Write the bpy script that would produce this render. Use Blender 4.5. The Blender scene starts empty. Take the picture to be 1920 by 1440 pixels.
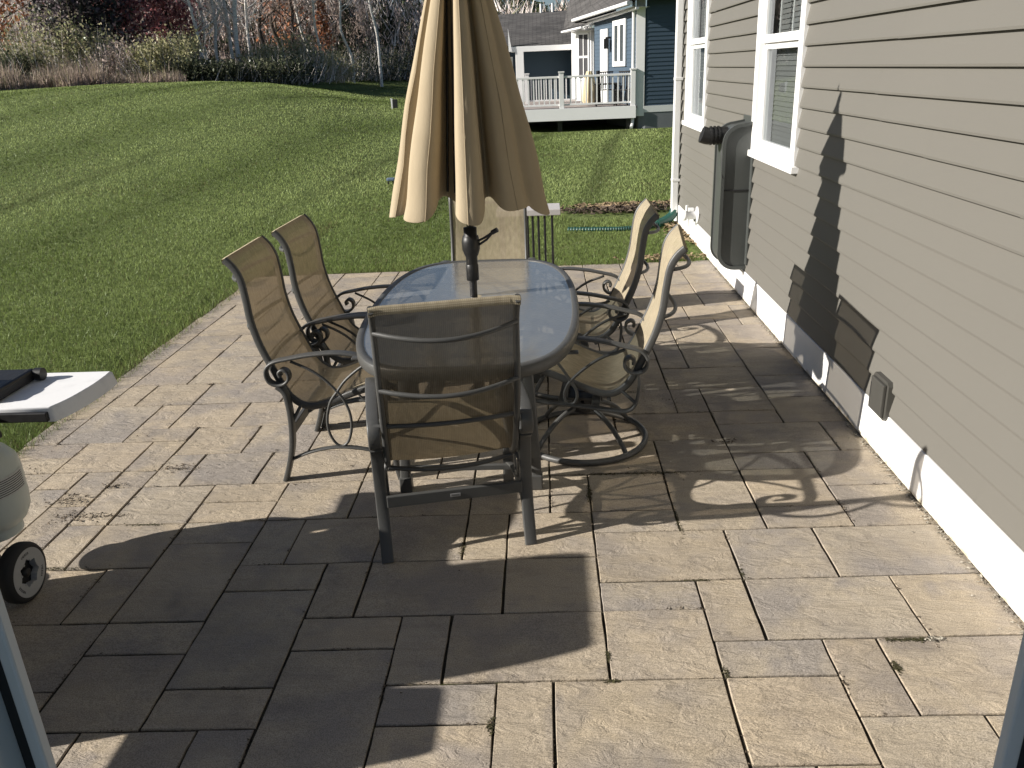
import bpy, bmesh, math, random
import numpy as np
from mathutils import Vector, Matrix
random.seed(7)
RNG = np.random.default_rng(11)
scene = bpy.context.scene
COL = scene.collection
PI = math.pi
R = math.radians

# ------------------------------------------------------------------ helpers
class MB:
    """collects vertices and faces, links them as ONE mesh object"""
    def __init__(s):
        s.v = []; s.f = []; s.sm = []; s.mi = []
    def add(s, vs, fs, smooth=False, mat=0):
        o = len(s.v)
        s.v += [tuple(p) for p in vs]
        for f in fs:
            s.f.append(tuple(i + o for i in f)); s.sm.append(smooth); s.mi.append(mat)
        return s
    def box(s, x0, x1, y0, y1, z0, z1, b=0.0, mat=0):
        if b <= 0:
            vs = [(x, y, z) for z in (z0, z1) for y in (y0, y1) for x in (x0, x1)]
            s.add(vs, [(0, 2, 3, 1), (4, 5, 7, 6), (0, 1, 5, 4), (2, 6, 7, 3), (0, 4, 6, 2), (1, 3, 7, 5)], False, mat)
        else:
            bm = bmesh.new()
            bmesh.ops.create_cube(bm, size=1)
            for v in bm.verts:
                v.co = Vector(((x0 + x1) / 2 + v.co.x * (x1 - x0), (y0 + y1) / 2 + v.co.y * (y1 - y0), (z0 + z1) / 2 + v.co.z * (z1 - z0)))
            bmesh.ops.bevel(bm, geom=bm.edges[:], offset=b, segments=2, profile=0.5, affect='EDGES')
            s.bm(bm, mat=mat)
        return s
    def bm(s, bm, smooth=False, mat=0, M=None):
        bm.verts.index_update()
        vs = [(M @ v.co if M else v.co) for v in bm.verts]
        s.add([tuple(p) for p in vs], [tuple(v.index for v in f.verts) for f in bm.faces], smooth, mat)
        bm.free(); return s
    def sweep(s, pts, sec, side=None, smooth=True, caps=True, closed=False, scale=None, mat=0):
        """sec: list of (a,b) offsets along side / normal"""
        P = [Vector(p) for p in pts]; n = len(P); m = len(sec); vs = []
        prevn = None
        for i in range(n):
            if closed: t = P[(i + 1) % n] - P[i - 1]
            else: t = P[min(i + 1, n - 1)] - P[max(i - 1, 0)]
            t.normalize()
            if side is not None:
                sd = Vector(side); nn = t.cross(sd)
                if nn.length < 1e-6: nn = prevn or Vector((0, 0, 1))
                nn.normalize()
            else:
                if prevn is None:
                    a = Vector((0, 0, 1)) if abs(t.z) < .9 else Vector((1, 0, 0))
                    nn = t.cross(a).normalized()
                else:
                    nn = (prevn - t * prevn.dot(t)).normalized()
                sd = nn.cross(t)
            prevn = nn
            k = scale[i] if scale else 1.0
            for a, b in sec: vs.append(P[i] + sd * a * k + nn * b * k)
        fs = []
        for i in range(n if closed else n - 1):
            j = (i + 1) % n
            for q in range(m):
                r = (q + 1) % m
                fs.append((i * m + q, i * m + r, j * m + r, j * m + q))
        s.add(vs, fs, smooth, mat)
        if caps and not closed:
            s.add(vs[:m], [tuple(range(m))[::-1]], False, mat); s.add(vs[-m:], [tuple(range(m))], False, mat)
        return s
    def tube(s, pts, r, seg=8, closed=False, scale=None, mat=0):
        return s.sweep(pts, [(r * math.cos(2 * PI * i / seg), r * math.sin(2 * PI * i / seg)) for i in range(seg)], None, True, True, closed, scale, mat)
    def lathe(s, prof, c=(0, 0, 0), seg=24, smooth=True, M=None, mat=0, caps=True):
        vs = []; n = len(prof)
        for r, z in prof:
            for i in range(seg):
                a = 2 * PI * i / seg; p = Vector((r * math.cos(a), r * math.sin(a), z))
                if M: p = M @ p
                vs.append(p + Vector(c))
        fs = [(i * seg + q, i * seg + (q + 1) % seg, (i + 1) * seg + (q + 1) % seg, (i + 1) * seg + q) for i in range(n - 1) for q in range(seg)]
        s.add(vs, fs, smooth, mat)
        if caps:
            s.add(vs[:seg], [tuple(range(seg))[::-1]], False, mat); s.add(vs[-seg:], [tuple(range(seg))], False, mat)
        return s
    def prism(s, poly, axis, a0, a1, smooth_side=False, mat=0):
        """extrude a 2d polygon along axis (0=x: poly is (y,z), 1=y: (x,z), 2=z: (x,y))"""
        def P(u, v, a):
            return (a, u, v) if axis == 0 else ((u, a, v) if axis == 1 else (u, v, a))
        n = len(poly)
        vs = [P(u, v, a0) for u, v in poly] + [P(u, v, a1) for u, v in poly]
        s.add(vs, [(i, (i + 1) % n, n + (i + 1) % n, n + i) for i in range(n)], smooth_side, mat)
        s.add(vs[:n], [tuple(range(n))[::-1]], False, mat); s.add(vs[n:], [tuple(range(n))], False, mat)
        return s
    def build(s, name, mat, parent=None, M=None, loc=None):
        me = bpy.data.meshes.new(name)
        vs = [tuple(M @ Vector(p)) for p in s.v] if M else s.v
        me.from_pydata(vs, [], s.f)
        for mm in (mat if isinstance(mat, (list, tuple)) else [mat]): me.materials.append(mm)
        me.polygons.foreach_set('use_smooth', s.sm)
        me.polygons.foreach_set('material_index', s.mi)
        me.validate(); me.update()
        bm = bmesh.new(); bm.from_mesh(me); bmesh.ops.recalc_face_normals(bm, faces=bm.faces[:]); bm.to_mesh(me); bm.free()
        o = bpy.data.objects.new(name, me); COL.objects.link(o)
        if parent: o.parent = parent
        if loc: o.location = loc
        return o
    def each(s, name, mat, parent=None, M=None):
        return s.build(name, mat, parent, M)

def npmesh(name, V, F, mat, parent=None, colors=None, smooth=False):
    """fast mesh from numpy arrays, F is (n,3) or (n,4), colors per vertex"""
    me = bpy.data.meshes.new(name)
    V = np.asarray(V, np.float32); F = np.asarray(F, np.int32); k = F.shape[1]
    me.vertices.add(len(V)); me.vertices.foreach_set('co', V.ravel())
    me.loops.add(F.size); me.loops.foreach_set('vertex_index', F.ravel())
    me.polygons.add(len(F)); me.polygons.foreach_set('loop_start', np.arange(0, F.size, k, dtype=np.int32))
    me.polygons.foreach_set('loop_total', np.full(len(F), k, np.int32))
    if smooth: me.polygons.foreach_set('use_smooth', np.ones(len(F), bool))
    me.update(calc_edges=True)
    if colors is not None:
        a = me.color_attributes.new('Col', 'FLOAT_COLOR', 'POINT')
        c = np.ones((len(V), 4), np.float32); c[:, :3] = colors
        a.data.foreach_set('color', c.ravel())
    me.materials.append(mat)
    o = bpy.data.objects.new(name, me); COL.objects.link(o)
    if parent: o.parent = parent
    return o

def tag(o, label=None, cat=None, group=None, kind=None):
    if label: o['label'] = label
    if cat: o['category'] = cat
    if group: o['group'] = group
    if kind: o['kind'] = kind
    return o
def empty(name, loc=(0, 0, 0), rz=0.0):
    o = bpy.data.objects.new(name, None); COL.objects.link(o)
    o.location = loc; o.rotation_euler = (0, 0, rz); o.empty_display_size = .1
    return o
def copy_tree(o, parent=None):
    c = o.copy(); COL.objects.link(c); c.parent = parent
    for ch in list(o.children): copy_tree(ch, c)
    return c
def cr(pts, n=6, closed=False):
    """Catmull-Rom through the points"""
    P = [Vector(p) for p in pts]; out = []; N = len(P)
    for i in range(N if closed else N - 1):
        p0 = P[i - 1] if (i > 0 or closed) else P[0] * 2 - P[1]
        p1 = P[i]; p2 = P[(i + 1) % N]
        p3 = P[(i + 2) % N] if (i + 2 < N or closed) else P[-1] * 2 - P[-2]
        for k in range(n):
            t = k / n; t2 = t * t; t3 = t2 * t
            out.append(0.5 * ((2 * p1) + (p2 - p0) * t + (2 * p0 - 5 * p1 + 4 * p2 - p3) * t2 + (3 * p1 - p0 - 3 * p2 + p3) * t3))
    if not closed: out.append(P[-1])
    return out
def rrect(w, h, r=None, n=2):
    """rounded rectangle section"""
    r = r if r is not None else min(w, h) * .3
    out = []
    for cx, cy, a0 in ((w / 2 - r, h / 2 - r, 0), (-w / 2 + r, h / 2 - r, 90), (-w / 2 + r, -h / 2 + r, 180), (w / 2 - r, -h / 2 + r, 270)):
        for k in range(n + 1):
            a = R(a0 + 90 * k / n); out.append((cx + r * math.cos(a), cy + r * math.sin(a)))
    return out
def text_mesh(txt, size, depth=.0006):
    cu = bpy.data.curves.new('lettering', 'FONT'); cu.body = txt; cu.size = size; cu.align_x = 'CENTER'; cu.align_y = 'CENTER'; cu.extrude = depth; cu.resolution_u = 2
    o = bpy.data.objects.new('lettering', cu); COL.objects.link(o)
    me = bpy.data.meshes.new_from_object(o.evaluated_get(bpy.context.evaluated_depsgraph_get()))
    COL.objects.unlink(o); bpy.data.objects.remove(o)
    return me

# ------------------------------------------------------------------ value noise in numpy
_perm = RNG.random((256, 256)).astype(np.float32)
def vnoise(x, y):
    xi = np.floor(x).astype(int); yi = np.floor(y).astype(int); fx = x - xi; fy = y - yi
    fx = fx * fx * (3 - 2 * fx); fy = fy * fy * (3 - 2 * fy)
    g = lambda a, b: _perm[a % 256, b % 256]
    return (g(xi, yi) * (1 - fx) + g(xi + 1, yi) * fx) * (1 - fy) + (g(xi, yi + 1) * (1 - fx) + g(xi + 1, yi + 1) * fx) * fy
def fbm(x, y, o=4):
    r = 0; a = .5
    for i in range(o): r = r + a * vnoise(x * 2 ** i + 17 * i, y * 2 ** i + 31 * i); a *= .5
    return r / (1 - .5 ** o)

# ------------------------------------------------------------------ materials
class NT:
    def __init__(s, name):
        s.m = bpy.data.materials.new(name); s.m.use_nodes = True
        s.t = s.m.node_tree; s.t.nodes.clear()
        s.out = s.t.nodes.new('ShaderNodeOutputMaterial')
    def n(s, typ, **kw):
        nd = s.t.nodes.new('ShaderNode' + typ)
        for k, v in kw.items():
            if k.startswith('_'): setattr(nd, k[1:], v)
            else:
                key = k.replace('__', ' ')
                if isinstance(v, bpy.types.NodeSocket): s.t.links.new(v, nd.inputs[key])
                else:
                    nd.inputs[key].default_value = v
        return nd
    def link(s, a, b): s.t.links.new(a, b)
    def ramp(s, fac, stops, interp='LINEAR'):
        nd = s.t.nodes.new('ShaderNodeValToRGB'); s.link(fac, nd.inputs[0]); e = nd.color_ramp.elements
        nd.color_ramp.interpolation = interp
        while len(e) < len(stops): e.new(.5)
        for i, (p, c) in enumerate(stops):
            e[i].position = p; e[i].color = (*c, 1) if len(c) == 3 else c
        return nd.outputs[0]
    def mix(s, fac, a, b, mode='MIX'):
        nd = s.t.nodes.new('ShaderNodeMix'); nd.data_type = 'RGBA'; nd.blend_type = mode
        for k, v in ((0, fac), (6, a), (7, b)):
            if isinstance(v, bpy.types.NodeSocket): s.link(v, nd.inputs[k])
            else: nd.inputs[k].default_value = v if k == 0 else (*v, 1)
        return nd.outputs[2]
    def math(s, op, a, b=0.0, clamp=False):
        nd = s.t.nodes.new('ShaderNodeMath'); nd.operation = op; nd.use_clamp = clamp
        for k, v in ((0, a), (1, b)):
            if isinstance(v, bpy.types.NodeSocket): s.link(v, nd.inputs[k])
            else: nd.inputs[k].default_value = v
        return nd.outputs[0]
    def pos(s): return s.n('NewGeometry').outputs['Position']
    def obj(s): return s.n('TexCoord').outputs['Object']
    def mapping(s, vec, scale=(1, 1, 1), rot=(0, 0, 0), loc=(0, 0, 0)):
        return s.n('Mapping', Vector=vec, Scale=scale, Rotation=rot, Location=loc).outputs[0]
    def noise(s, vec, scale, detail=4, rough=.55, dist=0.0):
        return s.n('TexNoise', Vector=vec, Scale=scale, Detail=detail, Roughness=rough, Distortion=dist).outputs['Fac']
    def bump(s, h, strength, dist=.01, normal=None):
        nd = s.n('Bump', Height=h, Strength=strength, Distance=dist)
        if normal: s.link(normal, nd.inputs['Normal'])
        return nd.outputs[0]
    def princ(s, col, rough=.6, metal=0.0, spec=.5, normal=None, coat=0.0):
        b = s.n('BsdfPrincipled')
        for k, v in (('Base Color', col), ('Roughness', rough), ('Metallic', metal), ('Specular IOR Level', spec), ('Coat Weight', coat)):
            if isinstance(v, bpy.types.NodeSocket): s.link(v, b.inputs[k])
            else: b.inputs[k].default_value = (*v, 1) if k == 'Base Color' else v
        if normal: s.link(normal, b.inputs['Normal'])
        return b.outputs[0]
    def done(s, sh): s.link(sh, s.out.inputs[0]); return s.m

def simple(name, col, rough=.5, metal=0.0, var=.12, scale=20, bump=0.0, bscale=150, spec=.5):
    t = NT(name); v = t.pos()
    f = t.noise(v, scale, 4)
    c = t.mix(f, tuple(x * (1 - var) for x in col), tuple(min(1, x * (1 + var)) for x in col))
    rr = t.math('ADD', t.math('MULTIPLY', f, .25), rough - .12)
    nm = t.bump(t.noise(v, bscale, 2), bump, .002) if bump else None
    return t.done(t.princ(c, rr, metal, spec, nm))
M = {}
M['frame'] = simple('taupe_powder_coat', (.072, .072, .069), .42, .0, .10, 60, .25, 900)
M['black_plastic'] = simple('black_plastic', (.012, .012, .012), .45, 0, .2, 30)
M['black_metal'] = simple('black_metal', (.015, .015, .016), .35, .0, .2, 30)
M['white_trim'] = simple('white_trim_board', (.80, .80, .79), .45, 0, .03, 3)
M['white_vinyl'] = simple('white_vinyl', (.74, .74, .73), .4, 0, .04, 6)
M['utility'] = simple('grey_utility_enclosure', (.058, .063, .060), .42, 0, .10, 9)
M['taupe_plastic'] = simple('taupe_vent_plastic', (.062, .060, .053), .5, 0, .12, 25)
M['green_plastic'] = simple('green_drain_plastic', (.012, .062, .048), .45, 0, .2, 15)
M['dark_gap'] = simple('dark_gasket', (.012, .012, .013), .7, 0, .2, 30)
M['interior'] = simple('interior_white_paint', (.80, .79, .78), .6, 0, .03, 3)
M['jamb'] = simple('door_frame_vinyl', (.62, .62, .61), .4, 0, .03, 8)
M['chrome'] = simple('bright_bolt', (.6, .6, .6), .25, 1.0, .1, 30)
M['grey_resin'] = simple('grey_wheel_resin', (.42, .42, .41), .5, 0, .1, 25)
M['silver'] = simple('silver_paint', (.45, .45, .45), .35, .6, .08, 12)
M['rubber'] = simple('black_rubber', (.02, .02, .02), .75, 0, .3, 40, .3, 300)
M['soil'] = simple('dark_soil', (.09, .065, .045), .95, 0, .5, 14, .8, 60)
def m_paver():
    t = NT('concrete_paver'); g = t.n('NewGeometry'); rnd = g.outputs['Random Per Island']; p = g.outputs['Position']
    # every slab reads a different place of the noise field, so that no vein runs over a joint
    off = t.n('CombineXYZ', X=t.math('MULTIPLY', rnd, 37.0), Y=t.math('MULTIPLY', rnd, 91.0), Z=t.math('MULTIPLY', rnd, 13.0)).outputs[0]
    v = t.n('VectorMath', _operation='ADD'); t.link(p, v.inputs[0]); t.link(off, v.inputs[1]); v = v.outputs[0]
    big = t.noise(v, 2.6, 6, .62, .5)
    base = t.ramp(big, [(.30, (.270, .245, .225)), (.44, (.392, .345, .282)), (.56, (.440, .385, .305)), (.70, (.305, .280, .262))])
    streak = t.noise(t.mapping(v, (2.0, 14.0, 1), (0, 0, .5)), 1.6, 5, .65, .4)
    base = t.mix(t.ramp(streak, [(.42, (0, 0, 0)), (.75, (.7, .7, .7))]), base, (.48, .43, .36))
    grey = t.math('MULTIPLY', t.ramp(t.noise(v, 1.9, 4, .6), [(.47, (0, 0, 0)), (.60, (1, 1, 1))]), .72)
    base = t.mix(grey, base, (.292, .272, .262))
    tint = t.ramp(rnd, [(0, (.93, .91, .90)), (.25, (1.02, .99, .95)), (.5, (.96, .96, .98)), (.75, (1.05, 1.01, .97)), (1, (.93, .93, .95))])
    base = t.mix(1.0, base, tint, 'MULTIPLY'); base = t.mix(1.0, base, (1.0, .975, .915), 'MULTIPLY')
    speck = t.ramp(t.noise(p, 260, 2, .7), [(.34, (.62, .62, .62)), (.5, (1, 1, 1)), (.66, (1.25, 1.25, 1.25))])
    base = t.mix(1.0, base, speck, 'MULTIPLY')
    # dirt and mildew with a shape of its own
    dirt = t.ramp(t.noise(p, 1.1, 6, .65), [(.52, (0, 0, 0)), (.76, (.42, .42, .42))])
    base = t.mix(dirt, base, (.16, .142, .120))
    cleft = t.noise(t.mapping(v, (1, 2.2, 1), (0, 0, .55)), 9, 7, .62, .9)
    ridge = t.math('ABSOLUTE', t.math('SUBTRACT', t.noise(t.mapping(v, (1, 3.2, 1), (0, 0, .45)), 4.5, 4, .6, 1.2), .5))
    crack = t.ramp(ridge, [(0, (0, 0, 0)), (.035, (1, 1, 1))])
    h = t.math('ADD', t.math('MULTIPLY', cleft, 1.0), t.math('MULTIPLY', crack, .07))
    n1 = t.bump(h, .85, .014)
    n2 = t.bump(t.noise(p, 190, 3, .7), .35, .002, n1)
    base = t.mix(t.ramp(ridge, [(0, (.16, .16, .16)), (.012, (0, 0, 0))]), base, (.17, .15, .13))
    return t.done(t.princ(base, .82, 0, .25, n2))
M['paver'] = m_paver()
def m_base_trim():
    t = NT('splashed_white_board'); p = t.pos(); z = t.n('SeparateXYZ', Vector=p).outputs[2]
    n = t.noise(t.mapping(p, (1, 1, .35)), 16, 5, .7)
    k = t.math('ADD', t.math('MULTIPLY', z, -14.0), t.math('MULTIPLY', n, 1.5))
    d = t.ramp(k, [(.28, (0, 0, 0)), (.62, (.8, .8, .8))])
    c = t.mix(d, t.mix(t.noise(p, 3, 4), (.76, .755, .74), (.82, .82, .81)), (.40, .33, .20))
    return t.done(t.princ(c, .5, 0, .4))
M['base_trim'] = m_base_trim()
def m_joint():
    t = NT('joint_sand'); p = t.pos()
    c = t.ramp(t.noise(p, 14, 6, .7), [(.35, (.018, .016, .012)), (.55, (.05, .043, .032)), (.7, (.06, .06, .022))])
    return t.done(t.princ(c, .95, 0, .1, t.bump(t.noise(p, 160, 3), .8, .006)))
M['joint'] = m_joint()
def m_lawn():
    t = NT('lawn_soil'); p = t.pos()
    n1 = t.noise(p, .35, 5, .6); n2 = t.noise(p, 7, 6, .7)
    c = t.ramp(n2, [(.3, (.06, .085, .024)), (.55, (.115, .150, .045)), (.75, (.16, .175, .065))])
    c = t.mix(t.math('MULTIPLY', n1, .5), c, (.15, .19, .06))
    return t.done(t.princ(c, .9, 0, .2, t.bump(n2, .8, .05)))
M['lawn'] = m_lawn()
def m_blade(name, trans=.35, gloss=.08, up=None):
    t = NT(name); c = t.n('VertexColor', _layer_name='Col').outputs[0]
    d = t.n('BsdfDiffuse', Color=c)
    if up:
        g = t.n('NewGeometry').outputs['Normal']; a = t.n('VectorMath', _operation='SCALE', Scale=1 - up); t.link(g, a.inputs[0])
        b = t.n('VectorMath', _operation='ADD'); t.link(a.outputs[0], b.inputs[0]); b.inputs[1].default_value = (0, 0, up)
        k = t.n('VectorMath', _operation='NORMALIZE'); t.link(b.outputs[0], k.inputs[0]); t.link(k.outputs[0], d.inputs['Normal'])
    d = d.outputs[0]
    tr = t.n('BsdfTranslucent', Color=c).outputs[0]
    m1 = t.n('MixShader'); m1.inputs[0].default_value = trans; t.link(d, m1.inputs[1]); t.link(tr, m1.inputs[2])
    g = t.n('BsdfGlossy', Color=(.8, .85, .8, 1), Roughness=.35).outputs[0]
    m2 = t.n('MixShader'); m2.inputs[0].default_value = gloss; t.link(m1.outputs[0], m2.inputs[1]); t.link(g, m2.inputs[2])
    return t.done(m2.outputs[0])
M['blade'] = m_blade('grass_blade', .16, .008, .80)
M['leaf'] = m_blade('tree_foliage', .3, .02, .45)
M['twig'] = m_blade('twigs', .0, .0, .5)
def m_bark(name, a, b, sc=6):
    t = NT(name); p = t.pos()
    f = t.noise(t.mapping(p, (1, 1, .25) if a[0] < .3 else (1, 1, 5)), sc, 5, .7)
    return t.done(t.princ(t.ramp(f, [(.38, b), (.55, a)]), .85, 0, .2, t.bump(f, .6, .03)))
M['birch'] = m_bark('birch_bark', (.80, .77, .72), (.42, .40, .37), 5)
M['bark'] = m_bark('dark_bark', (.085, .068, .055), (.035, .028, .024), 4)
M['greybark'] = m_bark('grey_bark', (.20, .18, .16), (.09, .08, .07), 5)
def m_siding(name, col, var=.05, trans=None):
    t = NT(name); p = t.pos()
    n1 = t.noise(p, .9, 3); n2 = t.noise(t.mapping(p, (1, 1, 14)), 7, 4)
    c = t.mix(n1, tuple(x * (1 - var) for x in col), tuple(x * (1 + var) for x in col))
    c = t.mix(t.math('MULTIPLY', n2, .12), c, tuple(x * .82 for x in col))
    return t.done(t.princ(c, .55, 0, .35, t.bump(t.noise(t.mapping(p, (1, .12, 1)), 90, 3), .10, .003)))
M['siding'] = m_siding('taupe_vinyl_siding', (.146, .139, .122))
M['blue_siding'] = m_siding('blue_vinyl_siding', (.062, .093, .128))
M['lightblue'] = m_siding('blue_vinyl_siding_side', (.062, .093, .128))
def m_shingle():
    t = NT('asphalt_shingle'); p = t.pos()
    b = t.n('TexBrick', Vector=t.mapping(p, (1, 1, 1)), Scale=1.0, Color1=(.085, .082, .080, 1), Color2=(.125, .12, .117, 1), Mortar=(.04, .04, .04, 1))
    b.inputs['Brick Width'].default_value = .32; b.inputs['Row Height'].default_value = .14; b.inputs['Mortar Size'].default_value = .012
    c = t.mix(1.0, b.outputs[0], t.ramp(t.noise(p, 1.4, 5, .7), [(.3, (.75, .75, .75)), (.7, (1.3, 1.28, 1.25))]), 'MULTIPLY')
    return t.done(t.princ(c, .9, 0, .2, t.bump(t.noise(p, 60, 3), .5, .01)))
M['shingle'] = m_shingle()
def m_sling():
    t = NT('woven_sling_fabric'); v = t.n('UVMap', _uv_map='UVMap').outputs[0]
    w1 = t.n('TexWave', Vector=v, Scale=80.0, Distortion=.8, Detail=1.0, _bands_direction='Y').outputs['Fac']
    w2 = t.n('TexWave', Vector=v, Scale=48.0, Distortion=.8, Detail=1.0, _bands_direction='X').outputs['Fac']
    f = t.math('MULTIPLY', w1, w2)
    f = t.math('ADD', t.math('MULTIPLY', f, .5), t.math('MULTIPLY', t.noise(t.mapping(v, (1, .35, 1)), 55, 3, .6), .5))
    c = t.ramp(f, [(.15, (.34, .285, .195)), (.5, (.53, .46, .33)), (.85, (.66, .58, .44))])
    c = t.mix(t.n('NewGeometry').outputs['Backfacing'], c, t.mix(1.0, c, (.36, .37, .40), 'MULTIPLY'))  # back face darkened in the colour to stand in for its shade
    nm = t.bump(f, .35, .002)
    d = t.n('BsdfDiffuse', Color=c, Normal=nm).outputs[0]
    tl = t.n('BsdfTranslucent', Color=(.30, .215, .125, 1)).outputs[0]
    m1 = t.n('MixShader'); m1.inputs[0].default_value = .07; t.link(d, m1.inputs[1]); t.link(tl, m1.inputs[2])
    tp = t.n('BsdfTransparent', Color=(.50, .46, .40, 1)).outputs[0]
    m2 = t.n('MixShader'); t.link(t.math('ADD', t.math('MULTIPLY', f, -.24), .40), m2.inputs[0]); t.link(m1.outputs[0], m2.inputs[1]); t.link(tp, m2.inputs[2])
    return t.done(m2.outputs[0])
M['sling'] = m_sling()
def m_canvas():
    t = NT('umbrella_canvas'); v = t.obj()
    w = t.n('TexWave', Vector=t.mapping(v, (1, 1, 1), (0, R(14), 0)), Scale=62.0, Distortion=.5, Detail=1.0, _bands_direction='Z').outputs['Fac']
    c = t.mix(t.noise(v, 6, 4), (.355, .295, .205), (.43, .360, .255))
    c = t.mix(t.math('MULTIPLY', w, .14), c, (.40, .30, .18))
    nm = t.bump(w, .22, .002)
    nm = t.bump(t.noise(t.mapping(v, (1, 1, .3)), 9, 4), .25, .02, nm)
    d = t.n('BsdfDiffuse', Color=c, Normal=nm).outputs[0]
    tl = t.n('BsdfTranslucent', Color=(.38, .27, .15, 1)).outputs[0]
    m1 = t.n('MixShader'); m1.inputs[0].default_value = .025; t.link(d, m1.inputs[1]); t.link(tl, m1.inputs[2])
    return t.done(m1.outputs[0])
M['canvas'] = m_canvas()
def m_tableglass():
    t = NT('textured_table_glass'); v = t.pos()
    h = t.math('ADD', t.noise(v, 34, 3, .6, .8), t.math('MULTIPLY', t.noise(v, 120, 2), .3))
    nm = t.bump(h, .16, .006)
    g = t.n('BsdfGlossy', Color=(1, .95, .88, 1), Roughness=.12, Normal=nm).outputs[0]
    tp = t.n('BsdfTransparent', Color=(.90, .95, .97, 1)).outputs[0]
    d = t.n('BsdfDiffuse', Color=(.50, .52, .54, 1), Normal=nm).outputs[0]
    tl = t.n('BsdfTranslucent', Color=(.80, .84, .86, 1), Normal=nm).outputs[0]
    m0 = t.n('MixShader'); m0.inputs[0].default_value = .60; t.link(d, m0.inputs[1]); t.link(tl, m0.inputs[2])
    m1 = t.n('MixShader'); m1.inputs[0].default_value = .72; t.link(tp, m1.inputs[1]); t.link(m0.outputs[0], m1.inputs[2])
    fr = t.math('ADD', t.math('MULTIPLY', t.math('POWER', t.n('LayerWeight', Blend=.5, Normal=nm).outputs['Facing'], 3.6), .62), .05)
    m2 = t.n('MixShader'); t.link(t.math('MULTIPLY', fr, 1.9, True), m2.inputs[0]); t.link(m1.outputs[0], m2.inputs[1]); t.link(g, m2.inputs[2])
    return t.done(m2.outputs[0])
M['tableglass'] = m_tableglass()
M['glass_under'] = (lambda t: t.done(t.n('BsdfTransparent', Color=(.95, .97, .97, 1)).outputs[0]))(NT('glass_underside'))
def m_window():
    t = NT('window_glass')
    g = t.n('BsdfGlossy', Color=(.9, .95, 1, 1), Roughness=.02).outputs[0]
    tp = t.n('BsdfTransparent', Color=(.75, .78, .78, 1)).outputs[0]
    fc = t.math('POWER', t.n('LayerWeight', Blend=.5).outputs['Facing'], 4.0)
    m = t.n('MixShader'); t.link(t.math('ADD', t.math('MULTIPLY', fc, .9), .04, True), m.inputs[0]); t.link(tp, m.inputs[1]); t.link(g, m.inputs[2])
    return t.done(m.outputs[0])
M['window'] = m_window()
M['darkroom'] = simple('room_behind_glass', (.05, .05, .055), .8, 0, .3, 2)
M['blind'] = simple('grey_window_blind', (.19, .19, .185), .7, 0, .05, 5)
M['shelf_white'] = (lambda: (lambda t: t.done(t.princ(t.mix(t.math('MULTIPLY', t.ramp(t.noise(t.pos(), 14, 5, .6), [(.52, (0, 0, 0)), (.7, (1, 1, 1))]), .35), (.84, .84, .84), (.62, .62, .62)), .5)))(NT('weathered_white_shelf')))()
M['tank'] = simple('tank_white_paint', (.62, .67, .63), .4, 0, .08, 10)
M['tank_label'] = simple('tank_paper_label', (.60, .62, .60), .6, 0, .2, 90)
M['deck_wood'] = simple('grey_deck_board', (.30, .26, .24), .8, 0, .15, 8)
M['moss'] = simple('green_brown_moss', (.055, .050, .018), .95, 0, .5, 60, .8, 150)
M['litter'] = simple('brown_leaf_litter', (.10, .075, .05), .9, 0, .5, 80)
M['gravel'] = simple('pale_gravel', (.36, .33, .27), .9, 0, .35, 120)
M['steel_blue'] = simple('blue_grey_plastic', (.12, .17, .24), .5, 0, .1, 20)
M['pale_top'] = simple('pale_grey_stand_top', (.50, .48, .47), .5, 0, .06, 9)
# ------------------------------------------------------------------ camera
FPX, PITCH, YAW, ROLL, CAMH = 1529.0, R(21.152), R(-2.858), R(2.498), 1.80
cp, sp = math.cos(PITCH), math.sin(PITCH)
_f = np.array([math.sin(YAW) * cp, math.cos(YAW) * cp, -sp]); _r = np.array([math.cos(YAW), -math.sin(YAW), 0.0]); _d = np.cross(_f, _r)
_c, _s = math.cos(ROLL), math.sin(ROLL)
CX, CYD = _c * _r + _s * _d, -_s * _r + _c * _d
cam_data = bpy.data.cameras.new('camera'); cam = bpy.data.objects.new('camera', cam_data); COL.objects.link(cam)
cam.matrix_world = Matrix(((CX[0], -CYD[0], -_f[0], 0), (CX[1], -CYD[1], -_f[1], 0), (CX[2], -CYD[2], -_f[2], CAMH), (0, 0, 0, 1)))
cam_data.sensor_width = 36.0; cam_data.lens = FPX / 1920 * 36; cam_data.clip_start = .02; cam_data.clip_end = 3000
scene.camera = cam
# ------------------------------------------------------------------ daylight
EL, AZ = R(25.5), R(14.0)              # the light travels towards (cos AZ, sin AZ)
w = bpy.data.worlds.new('World'); scene.world = w; w.use_nodes = True
nt = w.node_tree; bg = nt.nodes['Background']
sky = nt.nodes.new('ShaderNodeTexSky'); sky.sky_type = 'NISHITA'; sky.sun_disc = False
sky.sun_elevation = EL; sky.sun_rotation = math.atan2(-math.cos(AZ), -math.sin(AZ)); sky.air_density = .75; sky.dust_density = .9; sky.ozone_density = 1.4
nt.links.new(sky.outputs[0], bg.inputs[0]); bg.inputs[1].default_value = .05
sun = bpy.data.lights.new('sun', 'SUN'); sun.energy = 5.0; sun.angle = R(.53); sun.color = (1.0, .945, .87)
so = bpy.data.objects.new('sun', sun); COL.objects.link(so)
so.rotation_euler = Vector((math.cos(AZ) * math.cos(EL), math.sin(AZ) * math.cos(EL), -math.sin(EL))).to_track_quat('-Z', 'Y').to_euler()
so.location = (-8, -2, 12)
scene.view_settings.view_transform = 'Standard'; scene.view_settings.look = 'None'
scene.view_settings.exposure = .70; scene.view_settings.gamma = 1.0
scene.cycles.max_bounces = 8; scene.cycles.transparent_max_bounces = 24
scene.cycles.sample_clamp_indirect = 6.0

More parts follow.
